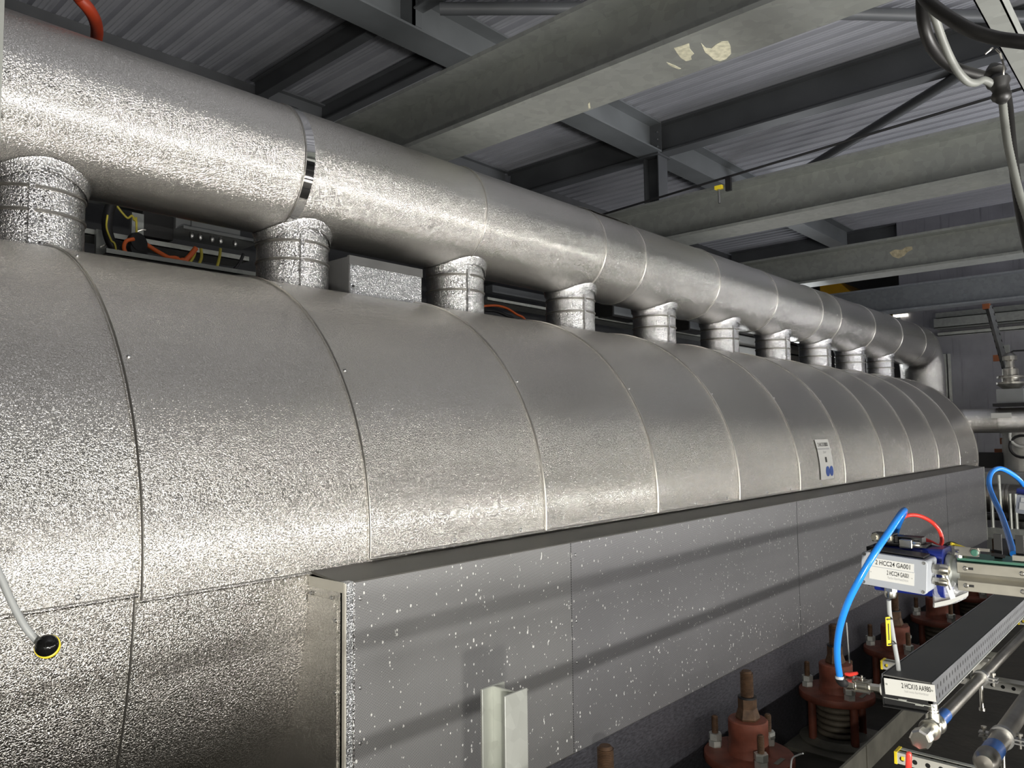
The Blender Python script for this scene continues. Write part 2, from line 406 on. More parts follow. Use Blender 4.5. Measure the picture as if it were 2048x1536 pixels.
M['rust_cap'] = simple('brown_orange_cap', (0.24, 0.075, 0.025), 0.5, 0.0, 0.15)
M['side_sheet'] = simple('grey_side_sheet', (0.12, 0.12, 0.118), 0.4, 0.2, 0.12)
# ------------------------------------------------------------------ the hall: deck, walls, floor
def corrugated(x0, x1, y0, y1, z, pitch, h):
    b = MB(); prof = []; x = x0
    while x < x1:
        for dx, dz in ((0, h), (0.26, h), (0.34, 0), (0.50, 0), (0.52, 0.007), (0.56, 0.007), (0.58, 0), (0.74, 0), (0.76, 0.007), (0.80, 0.007), (0.82, 0), (0.92, 0)): prof.append((x+dx*pitch, z+dz))
        x += pitch
    n = len(prof); vs = [(u, y0, v) for u, v in prof]+[(u, y1, v) for u, v in prof]
    b.add(vs, [(i, i+1, n+i+1, n+i) for i in range(n-1)]); return b
ZD = 3.775
struct(corrugated(-5, 20, -5.2, 9, ZD, 0.187, 0.05).build('ceiling', M['deck']))
FZ = -2.10
WZ = -1.732
b = MB(); b.box((-3, 0.9, FZ-0.2), (15.2, 9, FZ)); struct(b.build('floor', M['floor']))
b = MB(); b.box((-5, -5.4, -5.2), (20, 0.9, -5.0)); struct(b.build('floor_lower', M['wall_light']))
b = MB(); b.box((-5, 7.4, FZ), (20, 7.5, ZD)); struct(b.build('wall_back', M['wall_dark']))
b = MB(); b.box((-5, -5.4, -5), (20, -5.2, ZD)); struct(b.build('wall_gallery', M['wall_light']))
b = MB(); b.box((-5.2, -5.4, -5), (-5, 9, ZD)); struct(b.build('wall_left', M['wall_light']))
b = MB(); b.box((19.8, -5.4, -5), (20, 9, ZD)); struct(b.build('wall_end', M['wall_light']))
WX = 14.95
b = MB(); b.box((WX, -5.2, -5), (WX+0.12, 4.02, ZD)); wf = struct(b.build('wall_far', M['wall_grey']))
b = MB()
for z in (0.35, 2.55): b.box((WX-0.012, -5.2, z), (WX, 4.0, z+0.02))
for y in (1.75, -0.55): b.box((WX-0.008, y, -2), (WX, y+0.012, ZD))
struct(b.build('trim_1', M['wall_grey']))
# members on the gallery side, seen mirrored in the flat sheets
def beam_prof(c, z0, h, wd, tw, tf):
    a = wd/2; return [(c-a, z0), (c+a, z0), (c+a, z0+tf), (c+tw/2, z0+tf), (c+tw/2, z0+h-tf), (c+a, z0+h-tf), (c+a, z0+h), (c-a, z0+h), (c-a, z0+h-tf), (c-tw/2, z0+h-tf), (c-tw/2, z0+tf), (c-a, z0+tf)]
def ibeam(axis, c, z0, h, wd, tw, tf, a0, a1, name, mat, label, cat='beam', group=None):
    b = MB(); b.prism(beam_prof(c, z0, h, wd, tw, tf), axis, a0, a1)
    o = b.build(name, mat); return tag(o, label, cat, group)

# ------------------------------------------------------------------ roof steel
G = 'galvanised crossbeams above the tank'
LBL = ['big galvanised crossbeam nearest the camera, with pale scratch marks on its underside',
       'second galvanised crossbeam from the camera, carrying the thin black line and yellow clip',
       'third galvanised crossbeam from the camera, with one tan stain on its web',
       'farthest galvanised crossbeam, bluish, just above the end of the upper duct']
for i, (x, y1) in enumerate(((3.308, 5.6), (6.57, 6.6), (9.72, 7.2), (13.0, 7.2))):
    cb = ibeam('Y', x, 1.85, 0.40, (0.354, 0.36, 0.33, 0.30)[i], 0.014, 0.026, -4.5, y1, 'galvanised_crossbeam', M['galv'] if i < 3 else M['galv_blue'], LBL[i], 'beam', G)
    def patch(pts, plane, mat, th):
        """an irregular stuck-on patch: pixels of its outline on a face of this beam"""
        b = MB(); P = [at(px, py, **plane) for px, py in pts]; n = len(P)
        b.add([p+th for p in P]+P, [tuple(range(n)), tuple(range(2*n-1, n-1, -1))]+[(q, n+q, n+(q+1) % n, (q+1) % n) for q in range(n)])
        b.build('stuck_patch', M[mat], cb)
    if i == 0:
        patch([(1402, 86), (1412, 96), (1422, 97), (1430, 90), (1442, 83), (1456, 82), (1461, 92), (1462, 107), (1452, 118), (1440, 122), (1428, 119), (1418, 110), (1410, 104)], dict(Z=1.85), 'pale_patch', Vector((0, 0, -0.0015)))
        patch([(1348, 96), (1362, 92), (1378, 86), (1380, 98), (1388, 107), (1382, 112), (1383, 119), (1372, 122), (1362, 116), (1355, 107)], dict(Z=1.85), 'pale_patch', Vector((0, 0, -0.0015)))
        patch([(1333, 124), (1348, 130), (1362, 137), (1358, 138), (1346, 134), (1336, 128)], dict(Z=1.85), 'pale_patch', Vector((0, 0, -0.0015)))
        patch([(1176, 207), (1179, 204), (1181, 216), (1177, 217)], dict(Z=1.85), 'pale_patch', Vector((0, 0, -0.0015)))
    if i == 2:
        patch([(1779, 505), (1790, 499), (1803, 500), (1812, 494), (1824, 493), (1825, 499), (1815, 504), (1808, 512), (1797, 517), (1785, 513)], dict(X=9.72-0.007), 'tan', Vector((-0.002, 0, 0)))
GY, GZ, GH = 4.887, 3.392, 0.376
ibeam('X', GY, GZ, GH, 0.318, 0.012, 0.02, -5, 7.97, 'roof_girder', M['paint_mid'], 'grey painted roof girder running away overhead from the top left', 'girder')
ibeam('X', GY, GZ, GH, 0.276, 0.012, 0.02, 8.18, 14.9, 'roof_girder', M['paint_mid'], 'grey roof girder beyond the dark column, under the jagged deck edge', 'girder')
ibeam('Y', 8.077, GZ, GH, 0.19, 0.014, 0.02, -4.8, 7.3, 'roof_beam', M['paint_dark'], 'long dark roof beam resting on top of the column', 'beam')
ibeam('Y', 15.05, 3.36, 0.41, 0.2, 0.014, 0.02, 4.04, 7.3, 'roof_beam', M['paint_dark'], 'distant dark roof beam ending at the pale far wall', 'beam')
for x, y0, y1, l in ((4.049, 5.06, 7.3, 'dark roof purlin behind the girder, left of two'), (4.876, 5.06, 7.3, 'dark roof purlin behind the girder, nearest the big galvanised crossbeam'),
                  (4.09, 2.1, 4.72, 'roof purlin framing into the near side of the girder')):
    ibeam('Y', x, 3.55, 0.217, 0.106, 0.01, 0.014, y0, y1, 'roof_purlin', M['paint_dark'] if y0 > 4.8 else M['paint_mid'], l, 'purlin', 'purlins under the roof deck')
ibeam('X', 7.3, 3.36, 0.40, 0.14, 0.012, 0.02, 4.2, 7.95, 'edge_beam', M['paint_dark'], 'blackish edge beam low behind the upper duct, between the purlins', 'beam')
b = MB(); b.box((4.03, 4.72, GZ+0.02), (4.06, 4.88, GZ+GH-0.02)); b.box((4.03, 4.72, GZ+0.02), (4.13, 4.73, GZ+GH-0.02))
tag(b.build('stiffener_plate', M['paint_mid']), 'vertical stiffener plate in the near side of the roof girder', 'plate')
KX, KY = 8.077, GY
t = thing('steel_column', 'dark steel column standing under the beam crossing', 'column', (KX, KY, FZ))
b = MB(); b.prism([(KX+u, KY+v) for u, v in ((-0.105, -0.105), (0.105, -0.105), (0.105, -0.09), (0.006, -0.09), (0.006, 0.09), (0.105, 0.09), (0.105, 0.105), (-0.105, 0.105), (-0.105, 0.09), (-0.006, 0.09), (-0.006, -0.09), (-0.105, -0.09))], 'Z', FZ+0.02, GZ-0.02)
b.build('shaft', M['paint_dark'], t)
b = MB(); b.box((KX-0.15, KY-0.13, GZ-0.02), (KX+0.15, KY+0.15, GZ)); b.build('cap_plate', M['paint_dark'], t)
b = MB(); b.box((KX-0.15, KY-0.13, FZ), (KX+0.15, KY+0.15, FZ+0.02)); b.build('base_plate', M['paint_dark'], t)
b = MB(); b.box((KX-0.12, GY-0.16, GZ+0.02), (KX-0.105, GY+0.16, GZ+GH-0.02))
o = b.build('end_plate', M['paint_dark']); tag(o, 'bolted end plate joining the girder to the dark beam', 'plate')
for k, z in enumerate((GZ+0.07, GZ+0.16, GZ+0.25)):
    s = MB(); s.lathe([(0.014, 0), (0.014, 0.014)], (KX-0.12, GY-0.12, z), (-1, 0, 0), 6, False); s.build('bolt', M['screw'], o)
b = MB(); b.tube([(8.08, 1.555, 3.34), (9.8, 3.85, 3.33), (10.8, 5.2, 3.33)], 0.052, 14)
tag(b.build('brace_tube', M['paint_dark']), 'dark round brace slanting across the pale deck at upper right', 'brace')
b = MB(); b.tube([(4.07, 4.43, 3.445), (4.93, 3.51, 3.445), (6.63, 1.84, 3.445), (7.95, 0.53, 3.445)], 0.05, 14)
tag(b.build('brace_tube', M['paint_dark']), 'dark round brace crossing behind the big crossbeam along the picture top', 'brace')
# line along the top of the second crossbeam
t = thing('safety_line', 'thin black line along the second crossbeam with a yellow clip', 'line', (5.4, 3.0, 2.2))
b = MB(); p0 = at(1195, 432, X=6.30); p1 = at(2060, 172, X=6.30)
b.tube([p0, p0.lerp(p1, 0.5), p1], 0.011, 8); b.build('rod', M['black'], t)
c = at(1438, 376, X=6.28); b = MB(); b.box(c+Vector((-0.02, -0.035, -0.012)), c+Vector((0.02, 0.035, 0.02))); b.build('clip', M['yellow'], t)['label'] = 'yellow clip'
b = MB(); b.tube([c+Vector((0, 0, -0.012)), c+Vector((0, 0, -0.14))], 0.01, 8); b.build('hook', M['screw'], t)
c = at(1457, 366, X=6.28); b = MB(); b.box(c+Vector((-0.015, -0.025, -0.07)), c+Vector((0.015, 0.025, 0.05))); b.build('clamp', M['black'], t)

# ------------------------------------------------------------------ the tank
TY, TZ, TR = 3.56, -0.39, 1.16
def tank_r(phi):
    return TR + (0.045*((-phi-6)/22.0)**1.6 if phi < -6 else 0.0)
def sheet(mb, x0, x1, f0, f1, rfun, cy, cz, n, lap, bead, flat=False, sign=-1):
    """one jacket sheet: its x0 edge laps over its neighbour and carries a rolled bead"""
    xs = [(x0, lap), (x0+0.045, lap), (x0+0.10, 0.0), (x1, 0.0)]
    xs = [(x0, -0.004)]+xs
    vs = []; k = len(xs)
    for i in range(n+1):
        f = f0+(f1-f0)*i/n
        for x, e in xs:
            r = rfun(f)+e; vs.append((x, cy-r*math.cos(R(f)), cz+r*math.sin(R(f))))
    mb.add(vs, [(i*k+j, i*k+j+1, (i+1)*k+j+1, (i+1)*k+j) for i in range(n) for j in range(k-1)], True)
def bead(x0, f0, f1, rfun, cy, cz, n, lap, h, parent, wd=0.010):
    """rolled rib on the lapped edge of a sheet"""
    xs = [(x0+0.003, lap-0.002), (x0+0.004+wd*0.2, lap+h*0.8), (x0+0.003+wd*0.5, lap+h), (x0+0.002+wd*0.8, lap+h*0.8), (x0+0.003+wd, lap-0.002)]
    vs = []; k = len(xs); mb = MB()
    for i in range(n+1):
        f = f0+(f1-f0)*i/n
        for x, e in xs:
            r = rfun(f)+e; vs.append((x, cy-r*math.cos(R(f)), cz+r*math.sin(R(f))))
    mb.add(vs, [(i*k+j, i*k+j+1, (i+1)*k+j+1, (i+1)*k+j) for i in range(n) for j in range(k-1)], True)
    return mb.build('seam_bead', M['seam'], parent)
tank = thing('insulated_tank', 'long horizontal tank clad in embossed aluminium below the straight duct', 'tank', (5.5, TY, TZ-TR))
XS = [-2.2, -1.15, -0.08, 0.966, 1.81, 2.86, 3.88, 4.93, 5.98, 6.99, 8.08, 9.08, 10.16, 11.22, 12.3]
JF = -3.9
for i in range(len(XS)-1):
    b = MB(); j = JF-0.9*(i == 3)
    sheet(b, XS[i], XS[i+1]+0.03, j, 186, lambda f: TR+0.007, TY, TZ, 72, 0.005, 0.004)
    # rolled lower edge
    p = []
    for x in (XS[i]+0.002, XS[i+1]): p.append((x, TY-(TR+0.013)*math.cos(R(j)), TZ+(TR+0.013)*math.sin(R(j))))
    b.tube(p, 0.006, 8)
    s = b.build('cladding_sheet', M['jacket'], tank)
    bead(XS[i], j, 186, lambda f: TR+0.007, TY, TZ, 72, 0.005, 0.006, s)
    phs = [66, 34] if i < 10 else []
    for f in phs:
        q = MB(); n_ = Vector((0, -math.cos(R(f)), math.sin(R(f))))
        q.lathe([(0.007, 0), (0.007, 0.003), (0.004, 0.006)], Vector((XS[i]+0.033, TY, TZ))+n_*(TR+0.011), n_, 10); q.build('screw', M['screw'], s)
    if 2 <= i:
        k = XS[i]+0.04
        while k < XS[i+1]-0.02:
            n_ = Vector((0, -math.cos(R(j+1.1)), math.sin(R(j+1.1)))); q = MB()
            q.lathe([(0.008, 0), (0.008, 0.003), (0.004, 0.006)], Vector((k, TY, TZ))+n_*(TR+0.006), n_, 10); q.build('screw', M['screw'], s)
            k += 0.42
for i, (x0, x1) in enumerate(((-2.2, -1.15), (-1.15, -0.08), (-0.08, 0.95), (0.95, 1.98))):
    b = MB(); sheet(b, x0, x1+0.03, -88, JF+1.0, lambda f: tank_r(f), TY, TZ, 40, 0.004, 0.004)
    s = b.build('lower_cladding_sheet', M['jacket'], tank); bead(x0, -88, JF+1.0, lambda f: tank_r(f), TY, TZ, 40, 0.004, 0.005, s)
b = MB(); sheet(b, 1.95, 12.3, -88, -2.0, lambda f: TR-0.01, TY, TZ, 24, 0, 0); b.build('lower_cladding_sheet', M['jacket'], tank)
# domed end
b = MB(); prof = []
for k in range(0, 15):
    a = R(90*k/14); prof.append(((TR+0.002)*math.cos(a)**0.85 if k < 14 else 0.0, 0.62*math.sin(a)))
b.lathe([(TR+0.012, -0.02), (TR+0.012, 0.03)]+prof[0:], (12.3, TY, TZ), (1, 0, 0), 96); b.build('domed_end', M['jacket'], tank)
b = MB(); b.lathe([(TR, 0.0), (TR, 0.01), (0, 0.011)], (-2.2, TY, TZ), (-1, 0, 0), 72); b.build('end_cap', M['jacket'], tank)

# shroud: long flat-fronted casing along the side of the tank
SX0, SX1, SY, SZT, SZB = 1.563, 11.574, 2.197, -0.500, -1.44
cas = thing('side_casing', 'long flat sheet-metal casing along the tank flank, splashed with white specks', 'casing', (6.5, SY, FZ))
b = MB()
b.add([(SX0, SY, SZT), (SX1, SY, SZT), (SX1, 2.412, -0.478), (SX0, 2.412, -0.478), (SX0, SY, SZT-0.012), (SX1, SY, SZT-0.012), (SX1, 2.42, -0.5), (SX0, 2.42, -0.5)],
      [(0,1,2,3), (4,7,6,5), (0,4,5,1), (1,5,6,2), (2,6,7,3), (3,7,4,0)]); b.build('top_ledge', M['shroud_shaded'], cas)
edges = [SX0+0.035]+[at(x, 1150-0.19*(x-900), Y=SY).x for x in (1140, 1413, 1592)]+[7.6, 9.6, SX1]
for i in range(len(edges)-1):
    b = MB(); x0, x1 = edges[i], edges[i+1]; dy = 0.0025*(i % 2)
    b.box((x0, SY-0.004-dy, SZB), (x1-0.002, SY+0.012, SZT-0.004))
    o = b.build('front_panel', M['shroud_holes'] if i == 0 else M['shroud'], cas)
    o.rotation_euler.z = R((0, 0.25, -0.3, 0.2, -0.2, 0.1)[i])*0  # panels stay flush
    for z in (-0.56, -0.86, -1.045):
        q = MB(); q.lathe([(0.007, 0), (0.007, 0.003), (0.004, 0.005)], (x0+0.03, SY-0.004-dy, z), (0, -1, 0), 10); q.build('screw', M['screw'], o)
b = MB(); b.box((SX0, SY-0.007, FZ), (SX0+0.033, SY+0.02, SZT+0.003)); o = b.build('corner_strip', M['box_sheet'], cas)
b = MB(); b.box((SX0+0.029, SY-0.012, FZ), (SX0+0.037, SY-0.004, SZT)); b.build('edge_bead', M['neck'], o)
b = MB(); b.box((SX0-0.003, SY-0.009, FZ), (SX0+0.004, SY+0.006, SZT)); b.build('edge_bead', M['pale_bead'], o)
b = MB(); b.box((SX0-0.004, SY-0.005, -0.532), (SX0+0.0, 2.405, -0.497)); b.build('top_flange', M['pale_bead'], cas)
# end plate on the near side, cut to the tank's curve
b = MB(); pr = [(SY, SZT-0.004), (SY, FZ)]
cur = []
for k in range(25):
    f = JF-1-k*(62.0/24); r_ = tank_r(f)-0.03; cur.append((TY-r_*math.cos(R(f)), TZ+r_*math.sin(R(f))))
pr = [(SY+0.004, FZ+0.0)]+[(SY+0.004, SZT-0.004)]+cur
pr.append((cur[-1][0], FZ)); b.prism(pr, 'X', SX0, SX0+0.004); ep = b.build('near_end_plate', M['jacket'], cas)
b = MB(); b.box((SX0-0.006, SY+0.05, -0.585), (SX0, 2.405, -0.562)); o = b.build('fixing_strip', M['jacket'], cas)
for y in (2.26, 2.385):
    q = MB(); q.lathe([(0.006, 0), (0.006, 0.006)], (SX0-0.004, y, -0.555), (-1, 0, 0), 10); q.build('screw', M['screw'], o)
b = MB(); b.box((SX0-0.003, SY+0.036, FZ), (SX0, SY+0.05, -0.565)); o = b.build('fold_strip', M['jacket'], cas)
for z in (-0.63, -0.87, -1.2):
    q = MB(); q.lathe([(0.006, 0), (0.006, 0.006)], (SX0-0.003, SY+0.043, z), (-1, 0, 0), 10); q.build('screw', M['screw'], o)
b = MB(); b.box((SX1-0.02, SY-0.012, SZB), (SX1, SY+0.25, SZT)); b.build('far_edge_strip', M['galv_bright'], cas)
b = MB(); b.box((SX0+0.04, SY+0.002, FZ), (SX1, SY+0.03, SZB)); b.build('lower_panel', M['brushed'], cas)
b = MB(); b.box((SX0+0.04, SY-0.003, SZB-0.004), (SX1, SY+0.01, SZB+0.004)); b.build('bottom_lip', M['shroud_shaded'], cas)

# label on the tank
lab = thing('tank_label', 'white label with two round blue symbols stuck on the tank shell', 'label', (7.35, 2.4, -0.2))
lx0, lx1 = at(1627, 900, Y=2.44).x, at(1657, 960, Y=2.41).x
f0, f1 = -1.0, 15.5
def onskin(x, f, e=0.0): return Vector((x, TY-(TR+0.012+e)*math.cos(R(f)), TZ+(TR+0.012+e)*math.sin(R(f))))
LX = 6.42; LW = 0.30
b = MB(); vs = []
for k in range(13):
    f = f0+(f1-f0)*k/12
    for x in (LX, LX+LW): vs.append(onskin(x, f, 0.002))
b.add(vs, [(2*k, 2*k+1, 2*k+3, 2*k+2) for k in range(12)], True); plate = b.build('plate', M['white'], lab)
RO = ROOTM[lab.name].inverted()
def skinM(x, f, e=0.003):
    u = Vector((1, 0, 0)); v = Vector((0, math.sin(R(f)), math.cos(R(f)))); n_ = u.cross(v)
    p = onskin(x, f, e); A = Matrix(((u.x, v.x, n_.x, p.x), (u.y, v.y, n_.y, p.y), (u.z, v.z, n_.z, p.z), (0,0,0,1))); return RO @ A
text('2 HAC10 BB001', 0.046, skinM(LX+LW/2, 13.2), M['ink'], plate, sx=0.75)
q = MB(); q.box((-0.15, -0.008, 0), (0.12, 0.006, 0.001), skinM(LX+LW/2, 11.5)); q.build('grey_line', M['ink_grey'], plate, local=True)
text('20 m³', 0.03, skinM(LX+LW/2, 10.1), M['ink_grey'], plate)
q = MB(); q.box((-0.018, -0.022, 0), (0.018, 0.022, 0.001), skinM(LX+LW/2, 7.0)); q.build('black_mark', M['ink'], plate, local=True)
for dx in (0.01, 0.095):
    q = MB(); q.lathe([(0.043, 0), (0.043, 0.001)], (0, 0, 0), (0, 0, 1), 20)
    A = skinM(LX+LW/2+dx, 2.2); q.v = [A @ p for p in q.v]; s_ = q.build('round_symbol', M['ink_blue'], plate, local=True)
    q = MB(); q.box((-0.014, -0.02, 0.001), (0.014, 0.022, 0.002), A); q.build('pictogram', M['white'], plate, local=True) if False else None
# ------------------------------------------------------------------ upper duct and the necks joining it to the tank
PZ, PR = 1.39, 0.338
duct = thing('overhead_duct', 'long straight aluminium clad duct running above the tank', 'duct', (6, TY, PZ-PR))
PX = [-2.2, -1.0, 0.5, 2.05, 3.335, 4.604, 5.15, 6.39, 7.66, 8.92, 9.52, 10.81, 12.05, 13.31, 13.95]
for i in range(len(PX)-1):
    b = MB(); sheet(b, PX[i], PX[i+1]+0.02, -180, 180, lambda f: PR, TY, PZ, 72, 0.003, 0.003); s = b.build('cladding_sheet', M['pipe_jacket'], duct); bead(PX[i], -180, 180, lambda f: PR, TY, PZ, 72, 0.003, 0.004, s, 0.009)
b = MB(); b.lathe([(PR+0.001, 0), (PR+0.007, 0.001), (PR+0.007, 0.048), (PR+0.001, 0.049)], (2.062, TY, PZ), (1, 0, 0), 96); b.build('strap', M['strap'], duct)['label'] = 'polished steel strap'
b = MB(); sheet(b, 4.60, 5.16, 58, 150, lambda f: PR+0.010, TY, PZ, 30, 0.002, 0.003)
b.build('cover_patch', M['pipe_jacket'], duct)
b = MB(); pts = []
for k in range(13):
    a = R(90*k/12); pts.append((13.93+0.46*math.sin(a), TY, PZ-0.46+0.46*math.cos(a)))
pts += [(14.39, TY, 0.4), (14.39, TY, FZ)]
b.tube(pts, PR+0.002, 48); b.build('elbow', M['pipe_jacket'], duct)
necks = [0.985, 2.2, 3.39, 4.60, 5.80, 7.02, 8.285, 9.53, 10.78, 12.08]
NL = ['at the left edge of the picture', 'directly below the polished strap', 'right of the small square box', 'fourth from the left edge', 'fifth from the left edge',
      'sixth from the left edge', 'seventh from the left edge', 'eighth from the left edge', 'second from the far end', 'nearest the far end']
NR = 0.186
def make_neck():
    t = thing('duct_neck', '', 'pipe', (0, TY, 0.70), 'short necks joining duct and tank')
    b = MB(); b.lathe([(NR, 0.752), (NR, 1.075)], (0, TY, 0), (0, 0, 1), 48); b.build('body', M['neck'], t)
    b = MB(); vs = []; n = 48   # sleeve cut to the duct's curve
    for z_, r_ in ((1.005, NR+0.006), (1.0, NR+0.004)): pass
    for k in range(n):
        a = 2*math.pi*k/n; x, y = (NR+0.012)*math.cos(a), (NR+0.012)*math.sin(a)
        zt = PZ-math.sqrt(max(PR**2-y*y, 0))
        vs.append((x*1.045, TY+y*1.045, PZ-math.sqrt(max(PR**2-(y*1.045)**2, 0))-0.004)); vs.append((x, TY+y, zt-0.03)); vs.append((x, TY+y, zt-0.048))
        vs.append((x*0.985, TY+y*0.985, zt-0.050))
    b.add(vs, [(k*4+j, ((k+1) % n)*4+j, ((k+1) % n)*4+j+1, k*4+j+1) for k in range(n) for j in range(3)], True); b.build('saddle', M['neck'], t)
    for z in (0.905, 1.0):
        b = MB(); b.lathe([(NR, z-0.008), (NR+0.006, z-0.004), (NR+0.006, z+0.004), (NR, z+0.008)], (0, TY, 0), (0, 0, 1), 48); b.build('bead', M['seam'], t)
    b = MB(); b.box((-0.07, TY-NR-0.003, 0.72), (-0.05, TY-NR+0.02, 1.03)); b.build('seam', M['neck'], t)
    return t
n0 = make_neck()
for i, x in enumerate(necks):
    o = n0 if i == 0 else copy_tree(n0)
    o.location = (x, TY, 0.70); o['label'] = 'short bright neck under the duct, '+NL[i]
# box between the necks
bx = thing('insulation_box', 'square embossed aluminium box under the duct beside the second neck', 'box', (2.8, 3.4, 0.6))
p0 = at(698, 512, Y=3.36); p1 = at(842, 545, Y=3.36)
b = MB(); b.box((p0.x, 3.36, 0.55), (p1.x, 3.78, p0.z)); b.build('body', M['side_sheet'], bx)
b = MB(); b.box((p0.x+0.004, 3.352, 0.55), (p1.x-0.004, 3.36, p0.z-0.045)); b.build('front_sheet', M['box_sheet'], bx)
b = MB(); b.box((p0.x-0.004, 3.35, p0.z-0.045), (p1.x+0.004, 3.37, p0.z+0.004)); b.build('top_fold', M['side_sheet'], bx)
q = MB(); q.lathe([(0.007, 0), (0.007, 0.006)], (p0.x+0.02, 3.352, 0.80), (0, -1, 0), 10); q.build('screw', M['black'], bx)
# ------------------------------------------------------------------ floor strip below the casing: walkway, springs, post
b = MB(); b.box((-3, -5.2, WZ-0.05), (14.9, 1.368, WZ)); struct(b.build('floor_walkway', M['floor']))
b = MB(); b.box((1.0, 1.368, FZ), (13, 1.380, -1.60))
kp = tag(b.build('kick_plate', M['floor_plate']), 'dull steel kick plate along the walkway edge in front of the springs', 'plate')
b = MB(); b.box((4.15, 1.363, WZ), (4.158, 1.368, -1.60)); b.build('joint_strip', M['floor_plate'], kp)
hp = tag(MB().prism([(1.657, 1.544), (1.757, 1.544), (1.757, 1.552), (1.711, 1.552), (1.711, 1.636), (1.757, 1.636), (1.757, 1.644), (1.657, 1.644), (1.657, 1.636), (1.703, 1.636), (1.703, 1.552), (1.657, 1.552)], 'Z', FZ, -0.757).build('steel_post', M['galv_bright'], None, False, 0.002),
         'cut-off galvanised steel post standing in front of the casing', 'post')

SYC = 1.95
def spring_unit():
    t = thing('spring_support', '', 'spring support', (0, SYC, FZ), 'spring supports along the tank')
    b = MB(); b.box((-0.33, 1.70, FZ), (0.33, 2.19, FZ+0.022)); b.build('base_plate', M['floor_plate'], t)
    b = MB(); b.lathe([(0.245, FZ+0.022), (0.245, FZ+0.035), (0.19, FZ+0.05), (0.18, FZ+0.06), (0.0, FZ+0.06)], (0, SYC, 0), (0, 0, 1), 40); b.build('base_ring', M['floor_plate'], t)
    zt, zb = -1.755, FZ+0.06
    b = MB(); b.lathe([(0.0, zt-0.045), (0.236, zt-0.045), (0.240, zt-0.04), (0.240, zt-0.005), (0.236, zt), (0.0, zt)], (0, SYC, 0), (0, 0, 1), 48); fl = b.build('top_flange', M['redbrown'], t)
    b = MB(); n = 6
    for k in range(n):
        z = zb+(zt-0.045-zb)*(k+0.5)/n; h = (zt-0.045-zb)/n*0.46
        b.lathe([(0.118, z-h), (0.131, z-h*0.5), (0.134, z), (0.131, z+h*0.5), (0.118, z+h)], (0, SYC, 0), (0, 0, 1), 36)
    b.lathe([(0.11, zb), (0.11, zt-0.045)], (0, SYC, 0), (0, 0, 1), 24); b.build('spring_stack', M['spring'], t)
    for k in range(4):
        a = R(45+90*k+8); x, y = 0.185*math.cos(a), SYC+0.185*math.sin(a)
        b = MB(); b.lathe([(0.026, zb-0.01), (0.026, zt-0.045)], (x, y, 0), (0, 0, 1), 14); b.build('guide_post', M['redbrown'], t)
    b = MB(); b.lathe([(0.112, zt), (0.108, zt+0.02), (0.104, zt+0.10), (0.106, zt+0.105), (0.106, zt+0.175), (0.100, zt+0.182), (0.0, zt+0.182)], (0, SYC, 0), (0, 0, 1), 40); b.build('housing', M['redbrown'], t)
    z0 = zt+0.182; b = MB()
    b.lathe([(0.062, z0), (0.066, z0+0.01), (0.05, z0+0.06), (0.05, z0+0.115), (0.043, z0+0.118)], (0, SYC, 0), (0, 0, 1), 6, False); b.build('hub', M['rust'], t)
    b = MB(); b.lathe([(0.050, z0+0.112), (0.050, z0+0.122)], (0, SYC, 0), (0, 0, 1), 24); b.build('washer', M['black'], t)
    b = MB(); pr = []; z = z0+0.11; top = -1.315
    while z < top-0.012: pr += [(0.0325, z), (0.0355, z+0.0035)]; z += 0.007
    pr += [(0.032, top-0.012), (0.024, top), (0.0, top)]
    b.lathe(pr, (0, SYC, 0), (0, 0, 1), 20); b.build('threaded_rod', M['rust'], t)
    for a in (100, 350, 225):
        x, y = 0.185*math.cos(R(a)), SYC+0.185*math.sin(R(a))
        b = MB(); b.lathe([(0.037, zt), (0.037, zt+0.034)], (x, y, 0), (0, 0, 1), 6, False, 0.3); b.lathe([(0.037, zt+0.037), (0.037, zt+0.072)], (x, y, 0), (0, 0, 1), 6, False, 0.7)
        nu = b.build('nut', M['galv_bright'], t)
        b = MB(); pr = []; z = zt+0.06
        while z < zt+0.16: pr += [(0.0165, z), (0.0185, z+0.003)]; z += 0.006
        b.lathe(pr+[(0.012, z+0.004)], (x, y, 0), (0, 0, 1), 14); b.build('stud', M['rust'], nu)
    b = MB(); b.box((-0.05, 1.765, zt), (0.045, 1.79, zt+0.003)); b.build('type_plate', M['floor_plate'], fl)
    return t
SU = ['whose rusty rod tip only just enters the picture', 'with a thick bare threaded rod, right of the galvanised post', 'behind the red-levered ball valve',
      'under the grey junction box', 'behind the perforated tray', 'under the green-edged guide rail', 'farthest along the casing']
u0 = spring_unit()
for k in range(7):
    o = u0 if k == 0 else copy_tree(u0)
    o.location = (2.71+1.335*k, SYC, FZ); o['label'] = 'red-brown spring support '+SU[k]

# ------------------------------------------------------------------ tray, struts and pipes at lower right
def fxz(o, x, z=Vector((0, 0, 1))):
    x = x.normalized(); z = (z-x*z.dot(x)).normalized(); y = z.cross(x)
    return Matrix(((x.x, y.x, z.x, o.x), (x.y, y.y, z.y, o.y), (x.z, y.z, z.z, o.z), (0, 0, 0, 1)))
DT = ray(2330, 945); ND = 1.6
tp = at(1863.5, 1369, D=ND)
tray = thing('cable_tray', 'long grey cable tray with perforated side and closed lid', 'cable tray', fxz(tp, DT))
b = MB(); b.box((0, 0.002, 0), (4.2, 0.094, 0.003)); b.build('lid', M['tray_cover'], tray, True)
b = MB(); b.box((0, -0.0015, -0.046), (4.2, 0.0, 0.004)); b.build('side', M['tray_side'], tray, True)
b = MB(); b.box((0, 0.096, -0.046), (4.2, 0.0975, 0.004)); b.build('side', M['tray_side'], tray, True)
b = MB(); b.box((0, 0, -0.046), (4.2, 0.096, -0.0445)); b.build('bottom', M['galv_bright'], tray, True)
